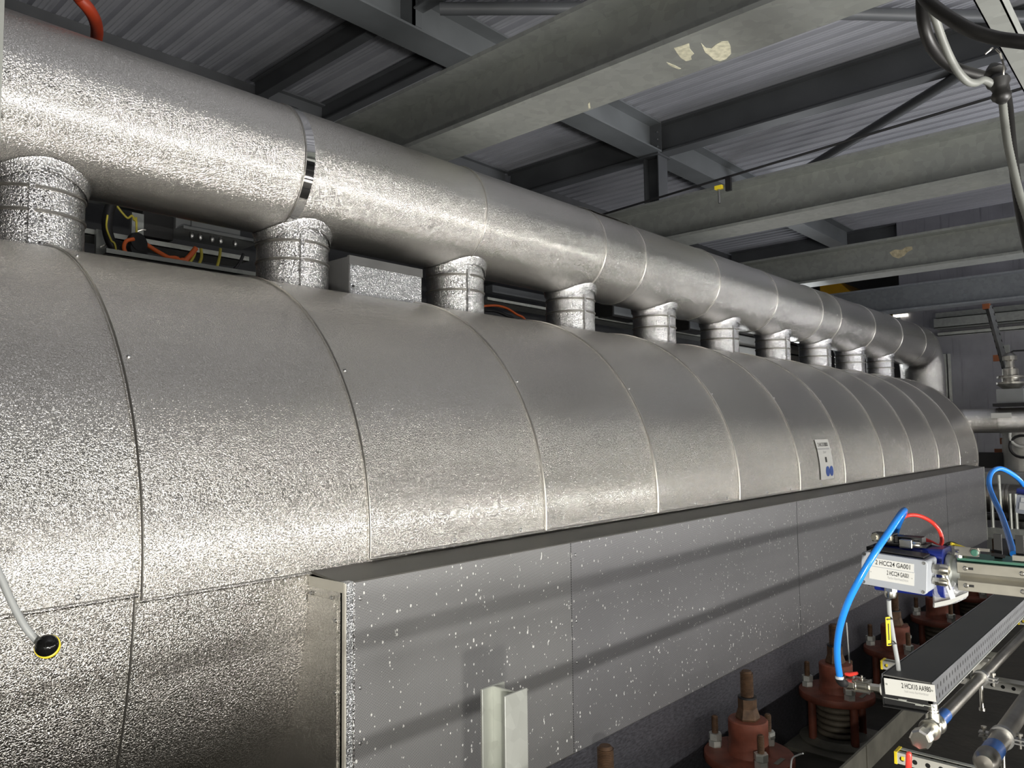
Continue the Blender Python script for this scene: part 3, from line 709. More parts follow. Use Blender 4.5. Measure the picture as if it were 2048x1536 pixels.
b = MB(); b.box((0.0, -0.004, -0.048), (4.2, -0.0005, -0.0455)); b.build('edge_lip', M['galv_bright'], tray, True)
trayM = fxz(tp, DT)

def strut_rail(px, py, Z, L, label, name='strut_channel'):
    p = at(px, py, Z=Z)
    t = thing(name, label, 'strut', fxz(p, Vector((0, -1, 0))))
    b = MB(); b.box((0, -0.0, -0.024), (L, 0.0018, 0)); b.build('side', M['strut'], t, True)     # near face, looks to -X
    b = MB(); b.box((0, 0.0018, -0.0015), (L, 0.012, 0)); b.box((0, 0.024, -0.0015), (L, 0.036, 0)); b.build('top', M['galv_bright'], t, True)
    b = MB(); b.box((0, 0.0345, -0.024), (L, 0.036, -0.0015)); b.build('side', M['strut'], t, True)
    b = MB(); b.box((0, 0.0018, -0.024), (L, 0.0345, -0.0225)); b.build('bottom', M['galv_bright'], t, True)
    b = MB(); b.box((-0.003, -0.001, -0.0255), (0.003, 0.037, 0.0015)); b.box((0.012, -0.002, -0.014), (0.018, 0.0, -0.006)); b.build('end_cap', M['yellow'], t, True)['label'] = 'yellow end cap'
    return t
strut_rail(1763, 1322, -0.725, 1.6, 'perforated strut under the perforated tray, its yellow end beside the red valve lever')
strut_rail(1791, 1504, -0.722, 1.6, 'perforated strut with yellow end behind the red upright lever at the bottom edge')
strut_rail(2037, 1236, -0.73, 1.2, 'perforated strut end peeping out beside the tray at the right edge')
s1x = at(1763, 1322, Z=-0.725).x
b = MB(); b.box((s1x+0.0, 0.40, -0.726), (s1x+0.04, 0.62, -0.722)); b.box((s1x, 0.505, -0.726), (s1x+0.03, 0.545, -0.62)); b.box((s1x-0.02, 0.48, -0.66), (s1x+0.05, 0.60, -0.655))
tag(b.build('tray_bracket', M['strut']), 'small pale bracket carrying the tray on its strut', 'bracket')

DP = ray(2362, 946)
def clampset(o, x, r, z_strut, parent, side=-1):
    b = MB(); b.lathe([(r+0.001, -0.010), (r+0.005, -0.010), (r+0.005, 0.010), (r+0.001, 0.010)], (x, 0, 0), (1, 0, 0), 24)
    b.box((x-0.010, -r-0.024, 0.002), (x+0.010, -r-0.002, 0.005)); b.box((x-0.010, -r-0.024, -0.006), (x+0.010, -r-0.002, -0.003))
    b.box((x-0.010, r+0.002, 0.002), (x+0.010, r+0.024, 0.005)); b.box((x-0.010, r+0.002, -0.006), (x+0.010, r+0.024, -0.003))
    c = b.build('pipe_clamp', M['screw'], parent, True)
    for s in (-1, 1):
        b = MB(); b.lathe([(0.003, -0.016), (0.003, 0.012), (0.006, 0.012), (0.006, 0.017)], (x, s*(r+0.014), 0), (0, 0, 1), 8, False); b.build('clamp_screw', M['steel'], c, True)
    b = MB(); b.lathe([(0.0075, -z_strut), (0.0075, -z_strut+0.006), (0.005, -z_strut+0.006), (0.005, -r-0.004)], (x, 0, 0), (0, 0, 1), 10); b.build('threaded_rod', M['steel'], c, True)
pc = at(1866, 1453, D=ND)
pm = fxz(pc, DP)
p1 = thing('air_pipe', 'grey steel pipe with blue tape, tee and shiny end cap', 'pipe', pm)
b = MB(); b.lathe([(0.0137, 0.02), (0.0137, 3.6)], (0, 0, 0), (1, 0, 0), 24); b.build('tube', M['pipe_steel'], p1, True)
b = MB(); b.lathe([(0.0146, 0.022), (0.0146, 0.105)], (0, 0, 0), (1, 0, 0), 24); b.build('blue_tape', M['blue_tape'], p1, True)
b = MB(); b.lathe([(0.012, -0.03), (0.0205, -0.03), (0.0215, -0.027), (0.0205, -0.020), (0.0165, -0.016), (0.0165, 0.012), (0.0205, 0.016), (0.0215, 0.023), (0.0205, 0.026), (0.0137, 0.026)], (0, 0, 0), (1, 0, 0), 28); tee = b.build('tee', M['brass'], p1, True)
b = MB(); b.lathe([(0.0135, 0.0), (0.0135, 0.028), (0.0105, 0.028), (0.0105, 0.030), (0.0125, 0.031), (0.0125, 0.034), (0.0105, 0.035), (0.0105, 0.046)], (0.0, 0, 0), (0.06, 0.02, 1), 20); b.build('riser', M['brass'], p1, True)
b = MB(); b.lathe([(0.0155, -0.075), (0.0155, -0.028)], (0, 0, 0), (1, 0, 0), 24)
b.lathe([(0.0, -0.112), (0.0165, -0.112), (0.0200, -0.108), (0.0200, -0.082), (0.017, -0.079), (0.017, -0.074)], (0, 0, 0), (1, 0, 0), 8, False); b.build('end_cap', M['brass'], p1, True)
xs = 0.72; cp = at(2013, 1306, D=1.95); xs = (cp-pc).dot(DP.normalized())
clampset(None, xs, 0.0137, 0.082, p1)
pc2 = at(1976, 1516, D=1.60); pm2 = fxz(pc2, DP)
p2 = thing('air_pipe', 'thicker grey steel pipe with blue tape leaving at the bottom right corner', 'pipe', pm2)
b = MB(); b.lathe([(0.0205, 0.0), (0.0205, 3.4)], (0, 0, 0), (1, 0, 0), 24); b.build('tube', M['pipe_steel'], p2, True)
b = MB(); b.lathe([(0.0214, 0.010), (0.0214, 0.075)], (0, 0, 0), (1, 0, 0), 24); b.build('blue_tape', M['blue_tape'], p2, True)
b = MB(); b.lathe([(0.0, -0.045), (0.016, -0.043), (0.0225, -0.034), (0.0235, -0.02), (0.0235, 0.006), (0.0205, 0.008)], (0, 0, 0), (1, 0, 0), 28); b.build('end_cap', M['pipe_steel'], p2, True)
clampset(None, 0.165, 0.0205, 0.075, p2)
# red lever rising at the bottom edge
a0 = at(1816, 1575, D=1.5); a1 = at(1818, 1503, D=1.5)
t = thing('valve_lever', 'upright red lever at the bottom edge in front of a strut', 'lever', a0)
b = MB(); b.tube([a0, a0.lerp(a1, 0.5), a0.lerp(a1, 0.9), a0.lerp(a1, 0.97), a1], [0.0058, 0.0058, 0.0056, 0.0045, 0.0015], 14); b.build('grip', M['red_hose'], t)
b = MB(); b.tube([a0+Vector((0, 0, -0.04)), a0], 0.004, 10); b.build('stem', M['steel'], t)

# ball valve with label plate and bracket
XV = at(1864, 1369, D=ND).x
vo, vu = at(1688, 1366, X=XV+0.012), at(1766, 1378, X=XV+0.012)
vm = fxz(vo, vu-vo); S = (vu-vo).length/78.0
vv = thing('ball_valve', 'nickel ball valve with short red lever, fed by the blue hose', 'valve', vm)
def L(prof): return [(r_*S, h*S) for r_, h in prof]
b = MB(); b.lathe(L([(5, 0), (7, 2), (7, 5), (10, 5), (10.5, 7), (10.5, 22), (9, 24)]), (0, 0, 0), (1, 0, 0), 6, False, 0.5); b.build('hex_nipple', M['brass'], vv, True)
b = MB(); b.lathe(L([(8, 23), (12, 24), (12, 27), (11, 28), (11, 47), (12, 48), (12, 53), (8.5, 54)]), (0, 0, 0), (1, 0, 0), 20)
b.box((28*S, -9*S, -9*S), (47*S, 9*S, 9*S)); bd = b.build('body', M['brass'], vv, True, 0.0008)
b = MB(); b.lathe(L([(8, 53), (8, 72), (9.5, 72), (9.5, 76)]), (0, 0, 0), (1, 0, 0), 6, False, 0.5); b.build('hex_union', M['brass'], vv, True)
for y, z in ((-11, -11), (-11, 11), (11, -11), (11, 11)):
    b = MB(); b.lathe(L([(3.2, 21), (3.2, 25), (2, 25), (2, 50), (3.2, 50), (3.2, 54)]), (0, y*S*0.9, z*S*0.9), (1, 0, 0), 6, False); b.build('bolt', M['brass'], vv, True)
b = MB(); b.lathe(L([(4, 9), (4, 15), (2.4, 15), (2.4, 21)]), (38*S, 0, 0), (0, 0, 1), 12); b.build('stem', M['steel'], vv, True)
b = MB(); b.box((28*S, -4*S, 15.5*S), (44*S, 4*S, 17*S)); b.add([(28*S, -4*S, 15.5*S), (28*S, 4*S, 15.5*S), (28*S, 4*S, 17*S), (28*S, -4*S, 17*S), (24*S, -4*S, 20*S), (24*S, 4*S, 20*S), (24*S, 4*S, 21.5*S), (24*S, -4*S, 21.5*S)],
      [(0,1,5,4), (3,7,6,2), (0,4,7,3), (1,2,6,5), (4,5,6,7)]); lv = b.build('lever', M['steel'], vv, True)
b = MB(); b.tube([(30*S, 0, 25*S), (22*S, 0, 22*S), (14*S, 0, 19.5*S), (6*S, 0, 19.5*S), (3*S, 0, 20*S)], [3*S, 4.2*S, 4.4*S, 4*S, 1.5*S], 10); b.build('grip', M['red_hose'], lv, True)['label'] = 'red lever grip'
b = MB(); b.lathe(L([(12, 75), (13, 76), (13, 80), (11, 81)]), (0, 0, 0), (1, 0, 0), 24); b.build('sealing_nut', M['white'], vv, True)
lo, lr, ld = at(1768, 1355.5, X=XV-0.006), at(1869, 1370, X=XV-0.006), at(1769.5, 1388, X=XV-0.006)
lm = frame(lo, lr-lo, ld-lo); LWid = (lr-lo).length; LHt = (ld-lo).length*0.99
lp = thing('label_plate', 'white label plate 2 HCX10 AA980 on the tray end', 'label', lm)
b = MB(); b.box((0, -0.001, -LHt), (LWid, 0.001, 0)); pl = b.build('plate', M['white'], lp, True)
def on_plate(x, z): return Matrix(((1, 0, 0, x), (0, 0, -1, -0.0014), (0, 1, 0, z), (0, 0, 0, 1)))
text('2 HCX10 AA980', LHt*0.44, on_plate(LWid*0.635, -LHt*0.32), M['ink'], pl, sx=0.54)
text('Stahl nwsto flaershortzicsar', LHt*0.20, on_plate(LWid*0.635, -LHt*0.64), M['ink_grey'], pl, sx=0.62)
for x in (0.05, 0.95):
    q = MB(); q.lathe([(0.0022, 0), (0.0022, 0.0008)], (LWid*x, -0.001, -LHt*0.36), (0, -1, 0), 12); q.build('rivet', M['galv_bright'], pl, True)
vb = thing('valve_bracket', 'black folded bracket under the label plate holding the valve', 'bracket', lm)
b = MB(); b.box((-0.004, 0.004, -LHt-0.022), (LWid*0.83, 0.006, -LHt*0.5)); b.box((-0.004, -0.012, -LHt-0.024), (LWid*0.83, 0.006, -LHt-0.022)); b.box((-0.006, -0.003, -LHt-0.024), (-0.004, 0.016, 0.0)); b.build('plate', M['black'], vb, True)
for x, z in ((0.25, -0.005), (0.58, -0.010)):
    b = MB(); b.box((LWid*x, 0.001, -LHt+z-0.004), (LWid*(x+0.16), 0.0035, -LHt+z-0.001)); b.build('slot_edge', M['galv_bright'], vb, True)

# ------------------------------------------------------------------ junction box and pneumatic drive
XJ = at(1723, 1102, D=1.62).x
jo, jr, jd = at(1723, 1102, X=XJ), at(1855, 1122, X=XJ), at(1727, 1168, X=XJ)
jm = frame(jo, jr-jo, jd-jo); JW = (jr-jo).length; JH = (jd-jo).length
jb = thing('junction_box', 'grey junction box with two white labels 2 HCC24 GA001', 'junction box', jm)
b = MB(); b.rbox((0.001, 0.014, -JH+0.001), (JW-0.001, 0.075, -0.001), 0.006, None, 'y'); b.build('body', M['box_grey'], jb, True)
b = MB(); b.rbox((0, 0, -JH), (JW, 0.0135, 0), 0.007, None, 'y'); lid = b.build('lid', M['box_grey'], jb, True, 0.0015)
for x in (0.05, 0.95):
    for z in (0.08, 0.92):
        q = MB(); q.lathe([(0.0033, 0), (0.0033, 0.001), (0.0016, 0.001), (0.0016, 0.0004)], (JW*x, 0.0, -JH*z), (0, -1, 0), 14); q.build('screw', M['screw'], lid, True)
def tape(x0, x1, z0, z1, name):
    q = MB(); q.box((JW*x0, -0.0008, -JH*z1), (JW*x1, 0.0005, -JH*z0)); return q.build(name, M['white'], jb, True)
l1 = tape(0.155, 0.805, 0.15, 0.395, 'label_strip'); l2 = tape(0.135, 0.815, 0.41, 0.79, 'label_strip')
def on_lid(x, z): return Matrix(((1, 0, 0, JW*x), (0, 0, -1, -0.0011), (0, 1, 0, -JH*z), (0, 0, 0, 1)))
text('2 HCC24 GA001', JH*0.195, on_lid(0.495, 0.272), M['ink'], l1, sx=0.72)
text('2 HCC24 GA001', JH*0.185, on_lid(0.575, 0.535), M['ink'], l2, sx=0.475)
text('Tambo RamHaeoDidok', JH*0.10, on_lid(0.575, 0.675), M['ink_grey'], l2, sx=0.60)
for x in (0.16, 0.785):
    q = MB(); q.lathe([(0.0012, 0), (0.0012, 0.0004)], (JW*x, -0.0008, -JH*0.58), (0, -1, 0), 10); q.build('dot', M['ink_grey'], l2, True)
def gland(o, d, r, parent, mat='brass', l=0.022):
    b = MB(); b.lathe([(r*0.85, 0), (r*0.85, l*0.15), (r, l*0.18), (r, l*0.45)], o, d, 6, False); b.lathe([(r*0.95, l*0.45), (r*0.95, l*0.75), (r*0.8, l*0.95), (r*0.5, l)], o, d, 16)
    return b.build('cable_gland', M[mat], parent, True)
gland((JW*0.39, 0.035, -JH), (0, 0, -1), 0.0125, jb, l=0.026)
gland((JW, 0.045, -JH*0.30), (1, 0, 0), 0.012, jb, l=0.030)
gland((JW, 0.045, -JH*0.66), (1, 0, 0), 0.009, jb, l=0.028)
b = MB(); b.box((JW*0.10, 0.02, 0), (JW*0.9, 0.07, 0.004)); b.build('gasket_ridge', M['black'], jb, True)

def hose(name, pts, r, mat, label, cat, k=8, n=12):
    """pts: (px, py, D)"""
    b = MB(); b.tube(smooth_path([at(x, y, D=d) for x, y, d in pts], k), r, n)
    o = b.build(name, M[mat]); return tag(o, label, cat)
gc = hose('grey_cable', [(1777.5, 1200, 1.655), (1779, 1225, 1.66), (1784, 1258, 1.67), (1790, 1295, 1.68), (1796, 1330, 1.69), (1799, 1362, 1.70)], 0.0047, 'cable_grey', 'grey cable hanging from the junction box with a yellow marker', 'cable')
ya, yb = at(1775.5, 1234, D=1.645), at(1784, 1290, D=1.655)
ym = frame(ya, (rt*1.0+up*0.12), yb-ya); yl = (yb-ya).length
q = MB(); q.box((-0.005, -0.001, -yl), (0.0045, 0.001, 0)); yt = q.build('marker_tag', M['yellow'], None); 
yt.data.transform(ym); yt.parent = gc; yt['label'] = 'yellow marker tag'
q = MB(); q.box((-0.0012, -0.0016, -yl*0.8), (0.001, -0.001, -yl*0.22)); q.box((-0.003, -0.0016, -yl*0.97), (0.003, -0.001, -yl*0.92)); q.box((-0.003, -0.0016, -yl*0.1), (0.001, -0.001, -yl*0.05)); yi = q.build('print', M['ink'], None); yi.data.transform(ym); yi.parent = yt
for f in (0.07, 0.95):
    q = MB(); p_ = ya.lerp(yb, f); q.tube([p_-rt*0.004-fw*0.002, p_+rt*0.009-fw*0.001, p_+rt*0.010+fw*0.012], 0.0013, 6); q.build('tie', M['black'], gc)

bh = hose('blue_hose', [(1679, 1350, 1.62), (1675, 1320, 1.60), (1675, 1285, 1.58), (1682, 1245, 1.56), (1698, 1200, 1.55), (1724, 1150, 1.54), (1752, 1102, 1.54), (1779, 1062, 1.56), (1799, 1032, 1.59), (1808, 1021, 1.63), (1807, 1026, 1.67), (1797, 1048, 1.72), (1789, 1072, 1.76)],
     0.0069, 'blue_hose', 'blue hose looping up from the ball valve in front of the junction box', 'hose', 8, 16)
b = MB(); b.lathe([(0.0085, 0), (0.009, 0.004), (0.0085, 0.006)], at(1679, 1352, D=1.62), (0, 0, -1), 16); b.build('collar', M['box_grey'], bh)
b = MB(); b.tube(smooth_path([at(1679, 1354, D=1.62), at(1680.5, 1360, D=1.625), at(1685, 1365, D=1.63), at(1690, 1367, D=1.64)], 5), [0.0095]*11+[0.008]*5, 14); b.build('elbow_fitting', M['black'], bh)
hose('red_hose', [(1794, 1062, 1.74), (1800, 1042, 1.72), (1812, 1032, 1.71), (1830, 1030, 1.71), (1850, 1036, 1.71), (1868, 1048, 1.71), (1880, 1064, 1.715), (1884, 1082, 1.72), (1878, 1092, 1.73), (1862, 1084, 1.74), (1845, 1077, 1.75)], 0.0044, 'red_hose', 'thin red hose arching behind the blue hose above the junction box', 'hose')

XB = XJ+0.085
p_l = at(1745, 1100, X=XB); p_r = at(1884, 1120, X=XB); ztop = at(1800, 1093, X=XB).z; zbot = at(1800, 1188, X=XB).z
dr = thing('pneumatic_drive', 'dark blue pneumatic drive behind the junction box', 'drive', Vector((XB, p_l.y, zbot)))
b = MB(); b.rbox((XB, p_r.y, zbot), (XB+0.085, p_l.y, ztop), 0.014, None, 'y'); b.build('cylinder_body', M['blue_dark'], dr)
b = MB(); b.box((XB-0.002, p_l.y-0.004, zbot+0.01), (XB+0.08, p_l.y+0.012, ztop-0.006)); b.build('end_cover', M['black'], dr)
b = MB(); b.box((XB+0.005, p_r.y+0.03, ztop), (XB+0.06, p_l.y-0.012, ztop+0.006)); b.build('top_rail', M['black'], dr)
zt = ztop+0.006
y = lambda px: at(px, 1085, X=XB+0.02).y
b = MB(); b.box((XB+0.005, y(1791), zt), (XB+0.04, y(1749), zt+0.018)); vb_ = b.build('valve_block', M['black'], dr)
for px in (1756, 1783):
    q = MB(); q.lathe([(0.009, 0), (0.009, 0.008), (0.006, 0.008), (0.006, 0.016)], (XB+0.008, y(px), zt+0.010), (-1, 0, 0), 8, False); q.build('port_plug', M['brass'], vb_)
b = MB(); b.box((XB+0.012, y(1846), zt), (XB+0.045, y(1792), zt+0.014)); b.build('solenoid', M['black'], dr)
b = MB(); b.box((XB-0.008, y(1831), zt-0.008), (XB+0.012, y(1806), zt+0.010)); cn = b.build('connector', M['brass'], dr, False, 0.001)
q = MB(); q.lathe([(0.007, 0), (0.007, 0.012), (0.0055, 0.014)], (XB+0.002, y(1831), zt), (0, -1, 0), 12); q.build('ring_nut', M['steel'], cn)
b = MB(); pcx = XB+0.04; yy = p_r.y
b.lathe([(0.030, 0), (0.034, 0.004), (0.034, 0.012), (0.027, 0.016), (0.027, 0.030)], (pcx, yy+0.002, (ztop+zbot)/2+0.004), (0, -1, 0), 24); b.build('coupling', M['galv'], dr)
hose('white_cable', [(1840, 1086, 1.67), (1860, 1089, 1.655), (1880, 1096, 1.64), (1895, 1109, 1.63), (1903, 1124, 1.62), (1902, 1138, 1.612), (1893, 1145, 1.61), (1882, 1143, 1.615)], 0.0036, 'cable_grey', 'pale cable looping from the drive back into the junction box', 'cable')
hose('black_cable', [(1884, 1104, 1.66), (1889, 1092, 1.66), (1902, 1086, 1.66), (1916, 1092, 1.66), (1926, 1104, 1.67)], 0.0036, 'black_rubber', 'short black cable arching over the drive coupling', 'cable')
ym_ = hose('cable_marker', [(1902, 1087, 1.65), (1917, 1092, 1.65), (1931, 1097, 1.655)], 0.0034, 'yellow', 'slim yellow marker lying over the drive coupling', 'marker', 3, 6)

# guide rail: green body with stainless covers
XR = XB+0.012
g0 = at(1911, 1117, X=XR); g1 = at(1911, 1181, X=XR); gy = g0.y; ge = gy-1.1
gr = thing('guide_rail', 'green-edged guide rail with stainless covers beside the junction box', 'rail', Vector((XR, gy, g1.z)))
b = MB(); b.box((XR+0.0145, ge, g1.z), (XR+0.10, gy, g0.z)); b.build('rail_body', M['green'], gr)
H = g0.z-g1.z
def cover(za, zb, yi, name):
    b = MB(); b.box((XR-0.002, ge, zb), (XR+0.006, gy-0.002, za)); return b.build(name, M['rail_cover'], gr, False, 0.001)
c1 = cover(g0.z-H*0.10, g0.z-H*0.42, 0, 'cover_strip'); c2 = cover(g0.z-H*0.66, g0.z-H*0.975, 0, 'cover_strip')
b = MB(); b.add([(XR-0.002, gy-0.002, g0.z-H*0.42), (XR-0.002, ge, g0.z-H*0.42), (XR+0.012, ge, g0.z-H*0.55), (XR+0.012, gy-0.002, g0.z-H*0.55), (XR-0.002, gy-0.002, g0.z-H*0.66), (XR-0.002, ge, g0.z-H*0.66)], [(0,1,2,3), (3,2,5,4)]); b.build('recess', M['rail_cover'], gr)
for px in (1932, 2045):
    for zf, c in ((0.27, c1), (0.80, c2)):
        yq = at(px, 1150, X=XR).y; q = MB(); q.lathe([(0.0045, 0), (0.0045, 0.002), (0.003, 0.003)], (XR-0.002, yq, g0.z-H*zf), (-1, 0, 0), 14); q.build('screw', M['steel'], c)
        q = MB(); q.box((XR-0.0026, yq-0.014, g0.z-H*zf-0.0025), (XR-0.0018, yq-0.005, g0.z-H*zf+0.0025)); q.build('slot', M['black'], c)
zb_ = at(1950, 1112, X=XR+0.02).z
b = MB(); yk = lambda px: at(px, 1106, X=XR+0.03).y
b.box((XR+0.01, yk(1962), zb_), (XR+0.014, yk(1923), zb_+0.018)); b.box((XR+0.01, yk(1923), zb_+0.012), (XR+0.014, yk(1914), zb_+0.018)); b.box((XR+0.01, yk(1983), zb_+0.012), (XR+0.014, yk(1962), zb_+0.018)); b.box((XR+0.01, yk(1923), zb_), (XR+0.014, yk(1914), zb_+0.005))
fk = b.build('fork_plate', M['steel'], gr)
q = MB(); q.lathe([(0.010, 0), (0.010, 0.005)], (XR+0.01, yk(1955), zb_+0.009), (-1, 0, 0), 6, False); q.build('hex_nut', M['steel'], fk)
q = MB(); q.lathe([(0.0068, 0), (0.0068, 0.007), (0.005, 0.008)], (XR+0.008, yk(1955), zb_+0.009), (-1, 0, 0), 16); q.build('knob', M['green'], fk)['label'] = 'green knob'
b = MB(); b.lathe([(0.008, 0), (0.008, 0.006), (0.0065, 0.006), (0.0065, 0.014)], (XR+0.02, yk(1921), g0.z), (0, 0, 1), 12); b.build('stud', M['steel'], gr)
b = MB(); b.tube([(XR+0.02, yk(1985), zb_+0.006), (XR+0.02, yk(2012), zb_+0.004)], 0.0035, 8); b.build('link_rod', M['black'], gr)
for px, l in ((1992, 0), (2036, 1)):
    b = MB(); b.box((XR+0.05, yk(px)-0.007, g0.z), (XR+0.056, yk(px)+0.007, g0.z+0.05)); b.build('upright_tab', M['black'], gr)
b = MB(); b.box((XR+0.03, yk(2052), g0.z+0.001), (XR+0.05, yk(2024), g0.z+0.012)); b.build('hose_fitting', M['brass'], gr)

# tag and plastic bag
ta, tb = at(1884, 1136, D=1.565), at(1917, 1192, D=1.56)
tm = frame(ta, (rt*0.94+up*0.30), tb-ta); tl = (tb-ta).length
wt = tag(MB().box((-0.0052, -0.0006, -tl), (0.0052, 0.0006, 0)).build('tag_strip', M['white'], None), 'white tag strip hanging aslant over the plastic bag', 'tag'); wt.data.transform(tm)
q = MB(); q.box((-0.0012, -0.0011, -tl*0.72), (0.0012, -0.0006, -tl*0.22)); q.box((-0.002, -0.0011, -tl*0.10), (0.002, -0.0006, -tl*0.04)); pr_ = q.build('print', M['ink'], None); pr_.data.transform(tm); pr_.parent = wt
b = MB(); b.tube(smooth_path([at(1886, 1140, D=1.564), at(1880, 1120, D=1.60), at(1869, 1097, D=1.64)], 5), 0.0009, 6); b.build('wire', M['steel'], wt)
bag = thing('plastic_bag', 'small clear plastic bag hanging under the junction box glands', 'bag', at(1900, 1180, D=1.62))
outl = [(1862, 1166), (1872, 1160), (1895, 1152), (1915, 1147), (1925, 1147), (1935, 1155), (1937, 1172), (1937, 1190), (1932, 1197), (1912, 1206), (1890, 1212), (1869, 1216), (1869, 1195), (1868, 1178)]
b = MB(); n = len(outl)
fr = [at(x, y, D=1.60+0.006*math.sin(i*1.9)) for i, (x, y) in enumerate(outl)]; bk = [p+fw*0.006 for p in fr]
cf = sum(fr, Vector())/n-fw*0.006; cb = sum(bk, Vector())/n+fw*0.008
b.add(fr+bk+[cf, cb], [(i, (i+1) % n, 2*n) for i in range(n)]+[(n+(i+1) % n, n+i, 2*n+1) for i in range(n)]+[(i, n+i, n+(i+1) % n, (i+1) % n) for i in range(n)], True); b.build('film', M['bag'], bag)
q = MB(); a_ = [at(1869, 1206, D=1.592), at(1900, 1199, D=1.592), at(1937, 1184, D=1.592)]; b_ = [at(1869, 1215, D=1.592), at(1901, 1208, D=1.592), at(1936, 1192, D=1.592)]
q.add(a_+b_, [(0, 3, 4, 1), (1, 4, 5, 2)]); q.v += [p+fw*0.002 for p in q.v]; q.f += [[i+6 for i in f] for f in q.f]; q.sm += [False]*2; q.build('seal_strip', M['bag_seal'], bag)
for x, y_, s in ((1929, 1176, 0.007), (1923, 1170, 0.004), (1933, 1182, 0.005)):
    q = MB(); q.lathe([(s*0.6, 0), (s, 0.002), (s*0.4, 0.006)], at(x, y_, D=1.602), (0.3, 0.3, 0.9), 8, False); q.build('loose_screw', M['screw'], bag)

# second drive at the right edge
XS2 = XJ+0.85
so, sr, sd_ = at(2033.5, 989, X=XS2), at(2075, 995, X=XS2), at(2035, 1026, X=XS2)
sm_ = frame(so, sr-so, sd_-so); SW, SH = (sr-so).length, (sd_-so).length
t = thing('junction_box', 'grey junction box cut off by the right edge', 'junction box', sm_)
b = MB(); b.rbox((0, 0, -SH), (SW, 0.07, 0), 0.006, None, 'y'); b.build('body', M['box_grey'], t, True)
b = MB(); b.box((SW*0.22, -0.001, -SH*0.36), (SW, 0.001, -SH*0.12)); b.box((SW*0.17, -0.001, -SH*0.78), (SW, 0.001, -SH*0.40)); b.build('label_strip', M['white'], t, True)
b = MB(); b.box((-0.006, 0.03, 0.0), (SW, 0.1, 0.014)); b.build('blue_cover', M['blue_dark'], t, True)
hose('blue_hose', [(2027, 1108, 1.66), (2024, 1096, 1.70), (2014, 1062, 1.85), (2002, 1028, 2.0), (1989, 1000, 2.1), (1979, 974, 2.18), (1979, 954, 2.22), (1987, 941, 2.26), (2001, 937, 2.3), (2018, 944, 2.33), (2036, 957, 2.36), (2047, 970, 2.4)], 0.0072, 'blue_hose', 'second blue hose looping above the guide rail at the right edge', 'hose')

# hand switch on a pale cord at the left
cs = thing('pendant_button', 'black dome button with yellow rim on a pale cord at the left', 'button', at(92, 1288, D=1.3))
b = MB(); b.tube(smooth_path([at(-420, -700, D=1.30), at(-380, -100, D=1.30), at(-250, 600, D=1.30), at(-110, 930, D=1.30), at(-30, 1085, D=1.30), at(0, 1150, D=1.30), at(24, 1205, D=1.30), at(50, 1253, D=1.30), at(76, 1284, D=1.305)], 6), 0.0062, 12); b.build('cord', M['cable_grey'], cs)
ax_ = (up*0.62+rt*0.30-fw*0.9).normalized(); o_ = at(95, 1293, D=1.30)
b = MB(); b.lathe([(0.0, -0.016), (0.017, -0.014), (0.0185, -0.008), (0.0185, -0.002)], o_, ax_, 28); b.build('housing', M['black'], cs)
b = MB(); b.lathe([(0.0182, -0.004), (0.0197, -0.003), (0.0197, 0.003), (0.0182, 0.004)], o_, ax_, 28); b.build('rim', M['yellow'], cs)['label'] = 'yellow rim'
b = MB(); b.lathe([(0.0183, 0.002), (0.0183, 0.007), (0.016, 0.014), (0.011, 0.019), (0.005, 0.0215), (0.0, 0.022)], o_, ax_, 28); b.build('dome', M['black_gloss'], cs)
# post edge and hose at the left
c0 = at(6, 100, D=0.95)
b = MB(); b.box((c0.x-0.012, c0.y, WZ), (c0.x+0.0, c0.y+0.09, 2.2)); b.box((c0.x-0.09, c0.y+0.0, WZ), (c0.x-0.012, c0.y+0.008, 2.2))
tag(b.build('angle_post', M['galv_bright']), 'galvanised post edge grazing the left border', 'post')
hose('orange_hose', [(60, -900, 3.3), (95, -420, 3.4), (130, -110, 3.46), (148, -25, 3.5), (158, -5, 3.55), (176, 16, 3.6), (189, 38, 3.7), (194, 60, 3.85), (192, 85, 4.1)], 0.029, 'red_hose_dull', 'fat orange-red hose dropping behind the duct at upper left', 'hose', 6, 16)

# ------------------------------------------------------------------ upper right: cable channel and hanging cables
zc = 1.12
e0, e1 = at(1946, 0, Z=zc), at(2003, 0, Z=zc)
t = thing('support_channel', 'galvanised channel slanting through the top right corner', 'channel', Vector((1.0, e1.y, zc)))
xa, xb = e0.x-0.6, e0.x+2.2
b = MB(); b.box((xa, e1.y, zc), (xb, e0.y, zc+0.004)); b.build('web', M['galv_bright'], t)
b = MB(); b.box((xa, e0.y-0.004, zc), (xb, e0.y, zc+0.05)); b.build('flange', M['galv_bright'], t)
b = MB(); b.box((xa, e1.y, zc), (xb, e1.y+0.004, zc+0.05)); b.build('flange', M['galv_bright'], t)
hose('thick_black_cable', [(1838, -40, 1.5), (1850, -4, 1.48), (1872, 17, 1.46), (1905, 40, 1.44), (1945, 62, 1.42), (1990, 76, 1.40), (2030, 82, 1.38), (2075, 87, 1.36)], 0.0125, 'black_rubber', 'thick black cable sweeping across the top right corner', 'cable', 8, 16)
hose('thick_black_cable', [(1846, -40, 1.62), (1844, 10, 1.62), (1848, 50, 1.62), (1856, 78, 1.63), (1868, 100, 1.65), (1885, 120, 1.68), (1915, 138, 1.72), (1955, 150, 1.76), (1990, 160, 1.78)], 0.0125, 'black_rubber', 'thick black cable hanging in a loop behind the ribbed grey conduit', 'cable', 8, 16)
def ribbed(pts, r, label):
    P = smooth_path([at(x, y_, D=d) for x, y_, d in pts], 16); rs = [r*(1.0+0.07*(i % 2)) for i in range(len(P))]
    b = MB(); b.tube(P, rs, 12); return tag(b.build('ribbed_conduit', M['cable_rib']), label, 'conduit')
